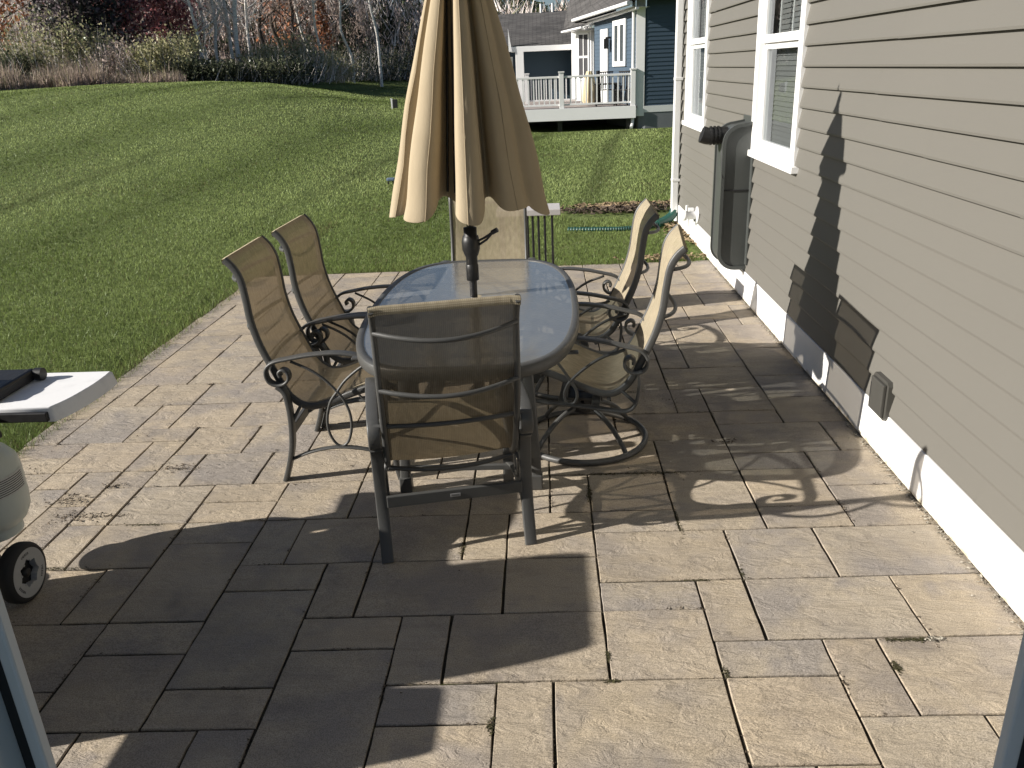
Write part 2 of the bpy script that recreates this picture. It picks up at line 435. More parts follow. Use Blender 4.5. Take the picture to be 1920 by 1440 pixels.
# ------------------------------------------------------------------ terrain
def smooth(a, b, x):
    t = np.clip((x - a) / (b - a), 0, 1); return t * t * (3 - 2 * t)
def crest(th):                         # height of the rise by bearing in degrees (negative = left)
    return np.interp(th, [-60, -33, -27, -24, -21, -17.7, -14.5, -11.2, -8, -4, 0, 60], [1.7, 1.77, 1.86, 1.83, 1.79, 1.62, 1.27, .78, .45, .22, .0, -.1])
def ground_z(x, y):
    x = np.asarray(x, float); y = np.asarray(y, float)
    d = np.hypot(x, y); th = np.degrees(np.arctan2(x, np.maximum(y, .01)))
    th = np.where(y <= 0, np.where(x < 0, -60, 60), th)
    z = -.024 + crest(th) * smooth(9, 37, d)
    z = z + np.interp(th, [-60, -22, -15, -6, 0, 60], [-.25, -.25, .5, .9, .2, .1]) * smooth(39, 62, d)
    z = z + .05 * (vnoise(x * .25, y * .25) - .5) * smooth(10, 18, d)
    return z
nr, na = 120, 160
dd = np.concatenate([np.linspace(0, 3, 4), 3 * (900 / 3) ** (np.arange(1, nr - 3) / (nr - 4.0))])
aa = np.radians(np.concatenate([np.linspace(-62, 62, 125), np.linspace(66, 294, 36)]))
DD, AA = np.meshgrid(dd, aa, indexing='ij')
gx = DD * np.sin(AA); gy = DD * np.cos(AA); gz = ground_z(gx, gy)
inside = (gx > -2.9) & (gx < 1.6) & (gy > .4) & (gy < 7.9); gz = np.where(inside, -.10, gz)
n0, n1 = gx.shape
idx = np.arange(n0 * n1).reshape(n0, n1)
F = np.stack([idx[:-1, :], idx[1:, :], np.roll(idx, -1, 1)[1:, :], np.roll(idx, -1, 1)[:-1, :]], -1).reshape(-1, 4)
o = npmesh('lawn_ground', np.stack([gx, gy, gz], -1).reshape(-1, 3), F[:, ::-1], M['lawn'], smooth=True); tag(o, kind='structure')

# mown grass: one sheet of small blades, finer near the patio
def lawn_color(x, y):
    n = fbm(x * .35, y * .35); n2 = fbm(x * 1.7 + 9, y * 1.7); n3 = fbm(x * .09 + 3, y * .09 + 5, 3)
    u = x + 9 - .115 * (y - 14) - .0022 * np.clip(y - 20, 0, 99) ** 2 + .75 * (vnoise(x * .10, y * .10) - .5)
    st = .5 + .5 * np.sin(u * 2 * PI / 4.4); line = np.exp(-((np.mod(u, 2.2) - 1.1) / .20) ** 2) * np.clip(2.0 * vnoise(x * .22 + 50, y * .09) - .05, 0, 1)
    base = np.stack([.135 + .07 * n2, .200 + .075 * n2, .050 + .02 * n2], -1)
    light = np.stack([.345 + .08 * n, .44 + .08 * n, .150 + .04 * n], -1)
    k = np.clip(.06 + .90 * st * smooth(6, 14, np.hypot(x, y)) + .7 * (n - .5) + .9 * (n3 - .5), 0, 1)[:, None]
    c = base * (1 - k) + light * k
    c = c * (1 - .58 * line * smooth(7, 14, np.hypot(x, y)))[:, None]
    return c
def grass():
    N = 800000
    dmin, dmax = 3.1, 62.0
    d = dmin * (dmax / dmin) ** (RNG.random(N) ** .88)
    th = np.radians(-41 + RNG.random(N) * 64)
    x = d * np.sin(th); y = d * np.cos(th)
    ok = ~((x > -2.79 + .055 * RNG.random(N) * vnoise(x * 6, y * 6)) & (x < 1.75) & (y < 7.74) ) & ~((x > 1.50) & (y < 10.25)) & (y > 2.2)
    bed = ((x - 1.1) / 1.0) ** 2 + ((y - 10.9) / .50) ** 2 < .75 + .7 * vnoise(x * 5, y * 5)
    bed |= ((x - .38) / .20) ** 2 + ((y - 10.95) / .14) ** 2 < 1
    ok &= ~bed & ~((x > -1.6) & (y > 25.3) & (y < 60) & (x < 14))
    x, y, d = x[ok], y[ok], d[ok]; n = len(x)
    near = np.minimum(np.abs(x + 2.80), np.where(y < 7.75, 9, np.abs(y - 7.75)))
    edge = np.where(x < -2.7, np.clip(1 - np.abs(x + 2.80) / .22, 0, 1), np.clip(1 - (y - 7.75) / .25, 0, 1)) * (d < 11)
    lush = .75 + .5 * fbm(x * .8, y * .8)
    h = (.020 + .022 * RNG.random(n)) * lush * (1 + 1.9 * edge * RNG.random(n)) * (1 + .006 * np.clip(d - 12, 0, 40))
    wd = np.maximum(.0032, .00062 * d) * (.7 + .6 * RNG.random(n))
    a = RNG.random(n) * 2 * PI; lean = (.25 + .75 * RNG.random(n)) * h * .9; la = RNG.random(n) * 2 * PI
    z = ground_z(x, y)
    bx = np.cos(a) * wd * .5; by = np.sin(a) * wd * .5
    V = np.empty((n, 3, 3), np.float32)
    V[:, 0] = np.stack([x - bx, y - by, z], -1); V[:, 1] = np.stack([x + bx, y + by, z], -1)
    V[:, 2] = np.stack([x + np.cos(la) * lean, y + np.sin(la) * lean, z + h], -1)
    c = 1.22 * lawn_color(x, y) * (.84 + .32 * RNG.random(n))[:, None]
    dry = (RNG.random(n) < .05 + .45 * edge + .25 * np.clip(fbm(x * .6 + 40, y * .6) - .58, 0, 1) * 3)
    straw = np.stack([.165 + .05 * RNG.random(n), .150 + .04 * RNG.random(n), .070 + .02 * RNG.random(n)], -1)
    c = np.where(dry[:, None], straw, c)
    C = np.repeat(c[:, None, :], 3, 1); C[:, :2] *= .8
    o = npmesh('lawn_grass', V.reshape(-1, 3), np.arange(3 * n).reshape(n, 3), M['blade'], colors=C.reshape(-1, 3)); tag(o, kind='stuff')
    tag(o, 'short mown green grass covering the lawn', 'grass')
grass()

# ------------------------------------------------------------------ patio slabs
MX, MY, X0, Y0 = .1775, .1735, .165, 2.93
IMIN, IMAX, JMIN, JMAX = -17, 8, -13, 28
slabs = [(0,-2,3,0),(3,-2,5,0),(5,-2,8,0),(0,-3,2,-2),(0,-5,2,-3),(2,-4,3,-2),(3,-4,6,-2),(6,-4,8,-2),(2,-5,4,-4),(4,-6,5,-4),(5,-6,8,-4),
 (2,-7,4,-5),(4,-8,6,-6),(6,-8,8,-6),(-1,-8,2,-5),(-2,-8,-1,-5),(-4,-6,-2,-5),(-4,-8,-2,-6),(-3,-5,0,-3),(-4,-5,-3,-3),(-6,-4,-4,-3),(-6,-7,-4,-4),
 (-5,-3,-2,-1),(-2,-3,0,-1),(-6,-3,-5,-1),(-8,-2,-6,-1),(-8,-5,-6,-2),(-8,-6,-6,-5),(-10,-3,-8,0),(-10,-4,-8,-3),(-10,-6,-8,-4),(-11,-3,-10,-1),(-13,-3,-11,-1),(-12,-5,-10,-3),
 (-12,-1,-10,1),(-10,0,-8,1),(-10,1,-8,2),(-8,-1,-7,1),(-7,-1,-5,1),(-5,-1,-3,1),(-3,-1,-2,1),(-2,-1,0,1),(-8,1,-6,3),(-9,3,-6,5),(-11,3,-9,5),(-12,3,-11,5),
 (-12,1,-10,3),(-10,2,-8,3),(-12,5,-10,7),(-10,5,-8,7),(-8,5,-6,7),(-14,6,-12,7),(-13,4,-12,6),(-15,4,-13,6),(-14,7,-13,9),(-13,7,-11,9),(-11,7,-9,9),(-16,6,-14,9),
 (-15,9,-13,11),(-16,9,-15,11),(-13,9,-10,11),(-10,9,-8,11),(-16,11,-14,13),(-14,11,-12,14),(-12,11,-10,13),(-16,13,-14,15),(-16,15,-14,17),(-14,14,-12,16),
 (2,3,4,5),(4,3,6,4),(6,2,8,4),(6,0,8,2),(4,0,6,1),(4,1,6,3),(4,4,7,6),(7,4,8,6),(4,6,6,7),(4,7,6,9),(6,6,8,8),(6,8,8,10),(6,10,8,13),(3,9,6,11),(4,11,6,14),(4,14,6,17),
 (6,13,8,16),(5,17,7,19),(7,16,8,19),(6,19,8,21),(6,21,8,23),(4,19,6,21),(4,21,6,23),(2,17,4,19),(0,0,2,1),(0,1,2,3),(2,0,4,3)]
occ = {}
for k, (i0, j0, i1, j1) in enumerate(slabs):
    for i in range(i0, i1):
        for j in range(j0, j1): occ.setdefault((i, j), k)
rr = random.Random(5)
for j in range(JMIN, JMAX):
    for i in range(IMIN, IMAX):
        if (i, j) in occ: continue
        opts = [(2, 2), (3, 2), (2, 1), (2, 2), (2, 3), (1, 2)]; rr.shuffle(opts)
        for wI, hJ in opts + [(2, 1), (1, 2), (1, 1)]:
            cells = [(i + a, j + b) for a in range(wI) for b in range(hJ)]
            if all(c not in occ and c[0] < IMAX and c[1] < JMAX for c in cells):
                for c in cells: occ[c] = len(slabs)
                slabs.append((i, j, i + wI, j + hJ)); break
def patio():
    mb = MB()
    for (i0, j0, i1, j1) in slabs:
        g = rr.uniform(.0030, .0062); x0 = X0 + i0 * MX + g; x1 = X0 + i1 * MX - rr.uniform(.0028, .0058)
        if i1 == IMAX: x1 = 1.565
        if i0 == IMIN: x0 += rr.uniform(-.02, .03)
        y0 = Y0 + j0 * MY + rr.uniform(.0025, .0055); y1 = Y0 + j1 * MY - rr.uniform(.0025, .0055)
        zt = rr.uniform(-.0015, .0015); tx = rr.uniform(-.0012, .0012)
        xs = np.linspace(x0, x1, 7); ys = np.linspace(y0, y1, 6)
        # outline with slightly broken edges
        ring = [(x, y0) for x in xs] + [(x1, y) for y in ys[1:]] + [(x, y1) for x in xs[::-1][1:]] + [(x0, y) for y in ys[::-1][1:-1]]
        ring = [(x + rr.uniform(-.0016, .0016), y + rr.uniform(-.0014, .0014)) for x, y in ring]
        cx, cy = (x0 + x1) / 2, (y0 + y1) / 2; n = len(ring)
        def sk(x, y): return y + .018 * (x - .5)
        def ins(p, e): return (p[0] + math.copysign(min(e, abs(p[0] - cx)), cx - p[0]), p[1] + math.copysign(min(e, abs(p[1] - cy)), cy - p[1]))
        top = [ins(p, .0020) for p in ring]
        vs = [(x, sk(x, y), -.045) for x, y in ring] + [(x, sk(x, y), zt - .0022 + tx) for x, y in ring] + [(x, sk(x, y), zt + tx * (1 if x > cx else -1)) for x, y in top]
        fs = [(i, (i + 1) % n, n + (i + 1) % n, n + i) for i in range(n)] + [(n + i, n + (i + 1) % n, 2 * n + (i + 1) % n, 2 * n + i) for i in range(n)]
        fs.append(tuple(range(2 * n, 3 * n)))
        mb.add(vs, fs)
    o = mb.build('patio_paving', M['paver']); tag(o, kind='structure')
    jb = MB(); nx, ny = 60, 90
    gxx = np.linspace(-2.86, 1.57, nx); gyy = np.linspace(.62, 7.79, ny)
    vs = [(x, y, -.0050 - .004 * float(vnoise(np.array(x * 9.0), np.array(y * 9.0)))) for y in gyy for x in gxx]
    jb.add(vs, [(j * nx + i, j * nx + i + 1, (j + 1) * nx + i + 1, (j + 1) * nx + i) for j in range(ny - 1) for i in range(nx - 1)], True)
    o = jb.build('patio_joint_sand', M['joint']); tag(o, kind='structure')
patio()

def clumps(name, spots, mat, label, cat, seed, flat=1.0):
    """many little crumbs in heaps: (x, y, spread x, spread y, count, size)"""
    q = np.random.default_rng(seed); V = []; F = []
    for (x, y, sx, sy, n, sz) in spots:
        for k in range(n):
            cx = x + q.normal() * sx; cy = y + q.normal() * sy; s = sz * (.5 + q.random())
            c = np.array([cx, cy, s * .3]); b = len(V)
            A = q.normal(size=(4, 3)) * s * np.array([.7, .7, .45]); A[:, 2] = np.abs(A[:, 2]) * flat
            V += list(c + A); F += [(b, b + 1, b + 2), (b, b + 1, b + 3), (b + 1, b + 2, b + 3), (b, b + 2, b + 3)]
    o = npmesh(name, np.array(V), np.array(F), mat); tag(o, label, cat, kind='stuff'); return o
gr = [(1.545, y, .012, .05, 26, .0055) for y in np.arange(1.6, 7.6, .09)] + [(1.49, y, .03, .06, 5, .004) for y in np.arange(2.2, 7.4, .15)] + [(1.24, 2.23, .02, .006, 50, .006)]
clumps('wall_gravel', gr, M['gravel'], 'line of pale crumbled grit along the white wall base', 'gravel', 3)
ms = [(.165, 2.17, .004, .012, 132, 0.0033), (1.13, 2.232, .03, .004, 198, 0.0033), (1.19, 2.232, .014, .004, 132, 0.0039), (1.062, 2.10, .006, .012, 154, 0.0039), (.17, 2.05, .012, .004, 110, 0.0033), (.53, 2.58, .03, .003, 154, 0.0028), (.165, 3.25, .005, .03, 242, 0.0039),
      (.53, 2.08, .005, .015, 110, 0.0033), (.70, 2.62, .004, .02, 110, 0.0028), (.49, 3.44, .08, .006, 352, 0.0033), (.25, 3.44, .06, .005, 264, 0.0033), (-1.78, 3.05, .05, .004, 198, 0.0028), (-.2, 1.87, .005, .02, 132, 0.0033), (-.37, 2.82, .006, .03, 154, 0.0033), (.46, 4.46, .05, .006, 198, 0.0033), (.52, 3.0, .005, .06, 198, 0.0028), (.05, 1.3, .01, .01, 17, 0.0033), (-2.0, 2.72, .06, .006, 198, 0.0033)]
jr = random.Random(21)
cr_ = []
for (i0, j0, i1, j1) in slabs:
    for q in range(jr.choice((0, 1, 2, 3))):
        if jr.random() < .62:
            yy = Y0 + jr.uniform(j0, j1) * MY; xx = X0 + i0 * MX; cr_.append((xx, yy + .018 * (xx - .5), .004, jr.uniform(.02, .06), jr.randint(6, 22), .0042))
        else:
            xx = X0 + jr.uniform(i0, i1) * MX; yy = Y0 + j0 * MY; cr_.append((xx, yy + .018 * (xx - .5), jr.uniform(.02, .06), .003, jr.randint(5, 16), .0036))
cr_ = [c for c in cr_ if c[0] < 1.55]
clumps('joint_crumbs', cr_, M['litter'], 'brown crumbs of soil and leaf lying in the slab joints', 'crumbs', 22)
clumps('joint_moss', ms, M['moss'], 'small tufts of moss in the patio joints', 'moss', 4, .5)
lt = [(-2.26, 3.28, .05, .035, 142, 0.0056), (-2.14, 3.13, .06, .03, 127, 0.0056), (-1.99, 3.13, .05, .008, 67, 0.0048), (-2.12, 3.42, .03, .02, 52, 0.0056), (-1.86, 3.59, .045, .02, 90, 0.0064), (-2.15, 4.77, .02, .015, 18, 0.0064), (-1.96, 4.09, .02, .012, 18, 0.0056), (.88, 3.76, .03, .015, 45, 0.0064), (.62, 4.3, .12, .05, 45, 0.0040), (-2.3, 4.03, .2, .1, 9, 0.0048), (-1.72, 3.5, .3, .12, 10, 0.0040), (.45, 3.43, .1, .03, 60, 0.0048), (-2.60, 3.60, .07, .2, 45, 0.0048), (-.9, 3.6, .8, .5, 18, 0.0032), (.4, 2.4, .7, .5, 22, 0.0028), (-1.0, 4.9, .5, .8, 12, 0.0048)]
clumps('patio_litter', lt, M['litter'], 'scattered dry leaf crumbs on the patio slabs', 'leaf litter', 6)
bd = [(1.05, 10.9, .38, .12, 900, .03), (.38, 10.95, .09, .05, 200, .02)]
clumps('mulch_bed', bd, M['soil'], 'bare mulch patch in the lawn beside the house corner', 'mulch', 8)
st = [(1.15, 11.25, .40, .06, 600, .03), (.85, 11.1, .2, .05, 200, .03), (1.5, 9.3, .07, .3, 260, .03), (1.2, 7.95, .22, .06, 300, .02)]
M['straw'] = simple('dry_straw', (.26, .19, .11), .9, 0, .35, 60)
clumps('dry_thatch', st, M['straw'], 'dry straw coloured thatch at the edge of the mulch', 'thatch', 9)
# ------------------------------------------------------------------ the taupe house
XW = 1.578
def house():
    h = empty('taupe_house', (XW, 10.1, 0)); inv = Matrix.Translation((-XW, -10.1, 0))
    tag(h, 'taupe vinyl sided house with white window trim along the right of the patio', 'house')
    B = lambda mb, n, m, p=h: mb.build(n, m, p, inv)
    wins = [(5.28, 6.41, 1.115, 2.75), (8.31, 9.45, 1.145, 2.75)]
    Z0, EX, N = .235, .1155, 46
    mb = MB()
    def course(y0, y1, zb, zt):
        xb, xt = XW - .0225, XW - .0025
        if zt - zb < .02: return
        xt2 = xb + (xt - xb) * (zt - zb) / EX
        vs = [(xb, y0, zb), (xb, y1, zb), (xb - .0012, y0, zb + .010), (xb - .0012, y1, zb + .010), (xt2, y0, zt + .004), (xt2, y1, zt + .004), (XW + .004, y0, zb + .012), (XW + .004, y1, zb + .012)]
        mb.add(vs, [(0, 1, 3, 2), (2, 3, 5, 4), (0, 6, 7, 1), (0, 2, 6), (1, 7, 3), (4, 5, 7, 6)])
    rs = random.Random(3)
    for k in range(N):
        zb = Z0 + k * EX; zt = zb + EX; segs = [(.45, 10.0)]
        for (a, b, c, d) in wins:
            out = []
            for (s, e) in segs:
                if zt > c and zb < d and a < e and b > s:
                    if zb < c - .02: pass
                    out += [(s, a), (b, e)]
                    if zb < c: 
                        course(a, b, zb, c)
                else: out.append((s, e))
            segs = out
        for (s, e) in segs:
            j = rs.uniform(s, e)           # lap joint of two panels
            if e - s > 1.5: course(s, j, zb, zt); course(j - .02, e, zb + .0014, zt)
            else: course(s, e, zb, zt)
    B(mb, 'siding', M['siding'])
    # body: shell walls behind the siding, door wall, room
    mb = MB(); mb.box(XW + .126, XW + .16, .44, 10.1, -.1, 5.55); mb.box(XW + .16, XW + 6, 9.95, 10.1, -.1, 5.5)
    mb.box(-3.0, -1.35, .30, .43, -.1, 5.5); mb.box(1.30, XW + .16, .30, .43, -.1, 5.5); mb.box(-1.35, 1.30, .30, .43, 2.42, 5.5); mb.box(-1.35, 1.30, .30, .43, -.1, .20)  # unseen upper walls, carried up to cut sky light on the patio
    mb.box(-3.1, -3.0, -4.1, .43, -.1, 5.2); mb.box(-3.0, XW + .16, -4.1, .30, .05, .15)  # unseen left wall, raised to keep sun off the door frame
    B(mb, 'wall_shell', M['interior'])
    for (a, b) in ((-3.0, -1.43), (1.38, XW - .03)):
        mb = MB()
        for k in range(23):
            zb = Z0 + k * EX; mb.add([(a, .447, zb), (b, .447, zb), (a, .434, zb + EX), (b, .434, zb + EX), (a, .432, zb), (b, .432, zb)], [(0, 1, 3, 2), (0, 4, 5, 1)])
        B(mb, 'door_wall_siding', M['siding'])
    mb = MB(); mb.box(XW - .026, XW + .01, .45, 9.84, .012, Z0 - .004, .003); mb.box(-3, XW - .03, .43, .452, .012, .19)
    B(mb, 'base_trim', M['base_trim'])
    mb = MB(); mb.box(XW - .030, XW + .01, 9.86, 10.12, .0, 5.55, .003); mb.box(XW - .012, XW + .18, 10.102, 10.14, 0, 5.5, .003)
    B(mb, 'corner_trim', M['white_trim'])
    for wi, (a, b, c, d) in enumerate(wins):
        fr = MB(); cw = .088; xo = XW - .034
        fr.box(xo, XW + .02, a, a + cw, c + .045, d, .003); fr.box(xo, XW + .02, b - cw, b, c + .045, d, .003); fr.box(xo, XW + .02, a + cw, b - cw, d - cw, d, .003)
        f = B(fr, 'window', M['white_trim'])
        sl = MB(); sl.box(XW - .055, XW + .02, a - .035, b + .035, c, c + .045, .005); B(sl, 'sill', M['white_trim'], f)
        zi = c + .045; mid = zi + (.73 if wi == 0 else .76)
        s1 = MB(); y0, y1 = a + cw, b - cw; w_ = .042
        s1.box(XW + .012, XW + .05, y0, y0 + w_, zi, mid, .003); s1.box(XW + .012, XW + .05, y1 - w_, y1, zi, mid, .003); s1.box(XW + .012, XW + .05, y0 + w_, y1 - w_, zi, zi + .075, .003); s1.box(XW + .012, XW + .05, y0 + w_, y1 - w_, mid - .04, mid, .003)
        s1.box(XW - .006, XW + .03, y0, y0 + .035, mid, d - cw, .003); s1.box(XW - .006, XW + .03, y1 - .035, y1, mid, d - cw, .003); s1.box(XW - .010, XW + .03, y0 + .035, y1 - .035, mid + .001, mid + .055, .003)
        B(s1, 'sash', M['white_vinyl'], f)
        for xx, ya, yb, za, zb_ in ((XW + .03, y0 + w_, y1 - w_, zi + .075, mid - .04), (XW + .012, y0 + .035, y1 - .035, mid + .055, d - cw)):
            gl = MB(); gl.add([(xx, ya, za), (xx, yb, za), (xx, yb, zb_), (xx, ya, zb_)], [(0, 1, 2, 3)]); B(gl, 'pane', M['window'], f)
        for q in (1, 2):
            mu = MB(); yy = y0 + .035 + (y1 - y0 - .07) * q / 3; mu.box(XW + .015, XW + .022, yy - .009, yy + .009, mid + .055, d - cw); B(mu, 'muntin', M['white_vinyl'], f)
        bl = MB()
        for q in range(46):
            z = zi + .02 + q * .033; bl.add([(XW + .085, y0 + .16, z), (XW + .085, y1 - .03, z), (XW + .093, y0 + .16, z + .030), (XW + .093, y1 - .03, z + .030)], [(0, 1, 3, 2)])
        B(bl, 'blind', M['blind'], f)
        dk = MB(); dk.box(XW + .011, XW + .0118, y0, y1, zi, d); 
        dk = MB(); dk.add([(XW + .12, y0, zi), (XW + .12, y1, zi), (XW + .12, y1, d), (XW + .12, y0, d)], [(0, 1, 2, 3)]); B(dk, 'room_dark', M['darkroom'], f)
    # sliding door opening the picture is taken through
    mb = MB(); zb, zt = .22, 2.40
    L = -.3725
    mb.box(L - .0095, L, .440, .450, zb, zt, .002); mb.box(L - .028, L - .0195, .400, .446, zb, zt, .002); mb.box(L - .060, L - .028, .385, .44, zb, zt, .004); mb.box(L - .09, L - .06, .36, .45, zb, zt, .005)
    Q = .3045
    mb.box(Q, Q + .011, .440, .450, zb, zt, .002); mb.box(Q + .020, Q + .034, .400, .446, zb, zt, .002); mb.box(Q + .034, Q + .088, .375, .44, zb, zt, .005)
    mb.box(-1.42, 1.37, .36, .455, 2.38, 2.42); mb.box(-1.42, 1.37, .36, .455, .195, .22); mb.box(-1.42, -1.34, .36, .452, zb, zt - .02, .004); mb.box(1.29, 1.37, .36, .452, zb, zt - .02, .004)
    dj = B(mb, 'door_frame', M['jamb'])
    mb = MB(); mb.box(L - .0205, L - .009, .444, .448, zb, zt); B(mb, 'gasket', M['dark_gap'], dj)
    mb = MB(); mb.box(Q + .0105, Q + .0215, .444, .448, zb, zt); B(mb, 'gasket', M['dark_gap'], dj)
    return h
house()

# downspout with its green drain pipe
def downspout():
    t = empty('downspout', (XW - .07, 9.76, 0)); inv = Matrix.Translation((-XW + .07, -9.76, 0))
    tag(t, 'white downspout at the far corner of the taupe house', 'downspout')
    mb = MB(); mb.box(XW - .105, XW - .032, 9.70, 9.80, .14, 5.4, .008); mb.build('pipe', M['white_vinyl'], t, inv)
    for z in (.5, 1.6, 2.5):
        mb = MB(); mb.box(XW - .108, XW - .017, 9.695, 9.805, z, z + .03, .003); mb.build('strap', M['white_vinyl'], t, inv)
    g = empty('drain_pipe', (1.3, 9.6, 0)); gi = Matrix.Translation((-1.3, -9.6, 0))
    tag(g, 'green corrugated drain pipe lying on the grass below the downspout', 'drain pipe')
    mb = MB(); mb.tube(cr([(XW - .06, 9.75, .17), (XW - .10, 9.73, .10), (XW - .18, 9.69, .055), (XW - .27, 9.65, .03)], 5), .052, 14, scale=None); mb.build('adapter', M['green_plastic'], g, gi)
    mb = MB(); path = cr([(1.31, 9.65, .025), (1.15, 9.61, .004), (.9, 9.575, -.006), (.6, 9.62, -.010), (.26, 9.70, -.016)], 40)
    sc = [1.0 if (i // 2) % 2 else .80 for i in range(len(path))]
    mb.tube(path, .036, 12, scale=sc); mb.build('corrugated_hose', M['green_plastic'], g, gi)
downspout()

def enclosure():
    t = empty('utility_enclosure', (XW, 6.5, .2)); inv = Matrix.Translation((-XW, -6.5, -.2))
    tag(t, 'dark grey rounded utility enclosure mounted on the wall between the windows', 'utility box')
    D = .215; y0, y1 = 6.36, 6.66
    def prof(x0, D, zb, zt, r):
        pts = [(x0, zb)]
        pts += [(x0 - D + r - r * math.sin(a), zb + r * .95 - r * .95 * math.cos(a)) for a in np.linspace(0, PI / 2, 8)]
        pts += [(x0 - D + r - r * math.cos(a), zt - r + r * math.sin(a)) for a in np.linspace(0, PI / 2, 8)]
        pts += [(x0, zt + .015)]
        return pts
    mb = MB(); mb.prism(prof(XW - .018, D, .262, 1.335, .13), 1, y0 + .02, y1 - .02); mb.build('body', M['utility'], t, inv)
    for a, b in ((y0, y0 + .025), (y1 - .025, y1)):
        mb = MB()
        P = prof(XW - .018, D + .012, .250, 1.349, .138); I = prof(XW - .018, D - .012, .275, 1.325, .12); n = len(P)
        vs = [(x, yy, z) for yy in (a, b) for x, z in P] + [(x, yy, z) for yy in (a, b) for x, z in I]
        fs = []
        for i in range(n - 1):
            fs += [(i, i + 1, n + i + 1, n + i), (2 * n + i, 3 * n + i, 3 * n + i + 1, 2 * n + i + 1), (i, 2 * n + i, 2 * n + i + 1, i + 1), (n + i, n + i + 1, 3 * n + i + 1, 3 * n + i)]
        mb.add(vs, fs); mb.build('rim', M['utility'], t, inv)
    mb = MB(); mb.box(XW - D - .008, XW - .03, y0 + .012, y0 + .0205, .86, .868); mb.build('seam', M['dark_gap'], t, inv)
    mb = MB(); mb.box(XW - .03, XW - .012, y0 - .03, y1 + .03, .29, 1.395, .004); mb.build('back_plate', M['utility'], t, inv)
    mb = MB(); c = (XW - D - .025, 6.50, 1.262)
    mb.tube(cr([(c[0] + .05, c[1], c[2]), (c[0] - .05, c[1], c[2]), (c[0] - .09, c[1] + .0, c[2] - .004), (c[0] - .14, c[1], c[2] + .012)], 4), .062, 16)
    for k in range(3): mb.tube([(c[0] - .01 - k * .028, c[1], c[2]), (c[0] - .022 - k * .028, c[1], c[2])], .070, 16)
    mb.build('snorkel', M['black_plastic'], t, inv)
    mb = MB(); mb.tube(cr([(c[0] + .01, c[1] - .05, c[2] - .05), (c[0] - .004, c[1] - .10, c[2] - .12), (c[0] + .0, c[1] - .14, c[2] - .3)], 5), .006, 6); mb.build('cable', M['black_plastic'], t, inv)
enclosure()
def wall_vent():
    t = empty('vent_cover', (XW, 3.6, .21)); inv = Matrix.Translation((-XW, -3.6, -.21))
    tag(t, 'small taupe plastic vent cover low on the siding near the patio', 'vent cover')
    y0, y1, z0, z1 = 3.505, 3.685, .205, .395
    mb = MB(); c = .018; o = [(y0, z0 + c), (y0 + c, z0), (y1 - c, z0), (y1, z0 + c), (y1, z1 - c), (y1 - c, z1), (y0 + c, z1), (y0, z1 - c)]
    mb.prism(o, 0, XW - .040, XW - .005); mb.build('base', M['taupe_plastic'], t, inv)
    mb = MB(); mb.box(XW - .058, XW - .040, y0 + .018, y1 - .018, z0 + .016, z1 - .016, .004); mb.build('flap', M['taupe_plastic'], t, inv)
    mb = MB(); mb.box(XW - .0595, XW - .058, y1 - .030, y1 - .025, z0 + .035, z0 + .145); mb.build('hinge', M['dark_gap'], t, inv)
wall_vent()
def white_flange():
    t = empty('vent_pipe', (XW, 8.5, .31)); inv = Matrix.Translation((-XW, -8.5, -.31))
    tag(t, 'white round vent pipe flange low on the wall under the far window', 'vent pipe')
    X = lambda: None
    RX = Matrix.Rotation(-PI / 2, 4, 'Y')
    def L(prof, c): 
        mb = MB(); mb.lathe(prof, c, 20, True, RX); return mb
    L([(.085, 0), (.09, .012), (.075, .02), (.05, .022)], (XW - .015, 8.50, .315)).build('flange', M['white_vinyl'], t, inv)
    mb = L([(.040, 0), (.040, .10), (.052, .102), (.052, .135), (.03, .14)], (XW - .03, 8.50, .315)); mb.tube([(XW - .13, 8.50, .33), (XW - .13, 8.50, .42)], .014, 8); mb.build('nozzle', M['white_vinyl'], t, inv)
    mb = MB(); mb.box(XW - .11, XW - .02, 8.60, 8.68, .25, .37, .02); mb.tube([(XW - .09, 8.64, .25), (XW - .09, 8.62, .18)], .014, 8); mb.build('valve_box', M['white_vinyl'], t, inv)
white_flange()
# ------------------------------------------------------------------ patio chairs (local: +y is where the sitter faces, origin on the ground)
SEAT = cr([(.300, .418), (.285, .440), (.25, .455), (.17, .452), (.065, .420), (-.014, .389), (-.093, .366), (-.150, .366), (-.196, .392), (-.235, .440), (-.282, .548), (-.327, .668), (-.352, .785), (-.358, .880), (-.368, .975), (-.392, 1.03), (-.425, 1.068)], 4) if False else None
def cr2(pts, n=4):
    return [(p.x, p.y) for p in cr([(a, b, 0) for a, b in pts], n)]
SEAT = cr2([(.300, .418), (.285, .440), (.25, .455), (.17, .452), (.065, .420), (-.014, .389), (-.093, .366), (-.150, .366), (-.196, .392), (-.235, .440), (-.282, .548), (-.327, .668), (-.352, .785), (-.358, .880), (-.368, .975), (-.392, 1.03), (-.425, 1.068)], 4)
def at_z(zq):
    best = None
    for a, b in zip(SEAT, SEAT[1:]):
        if a[1] <= zq <= b[1] and a[0] < -.1:
            k = (zq - a[1]) / (b[1] - a[1]); best = a[0] + k * (b[0] - a[0])
    return best
HW, AX = .25, .288
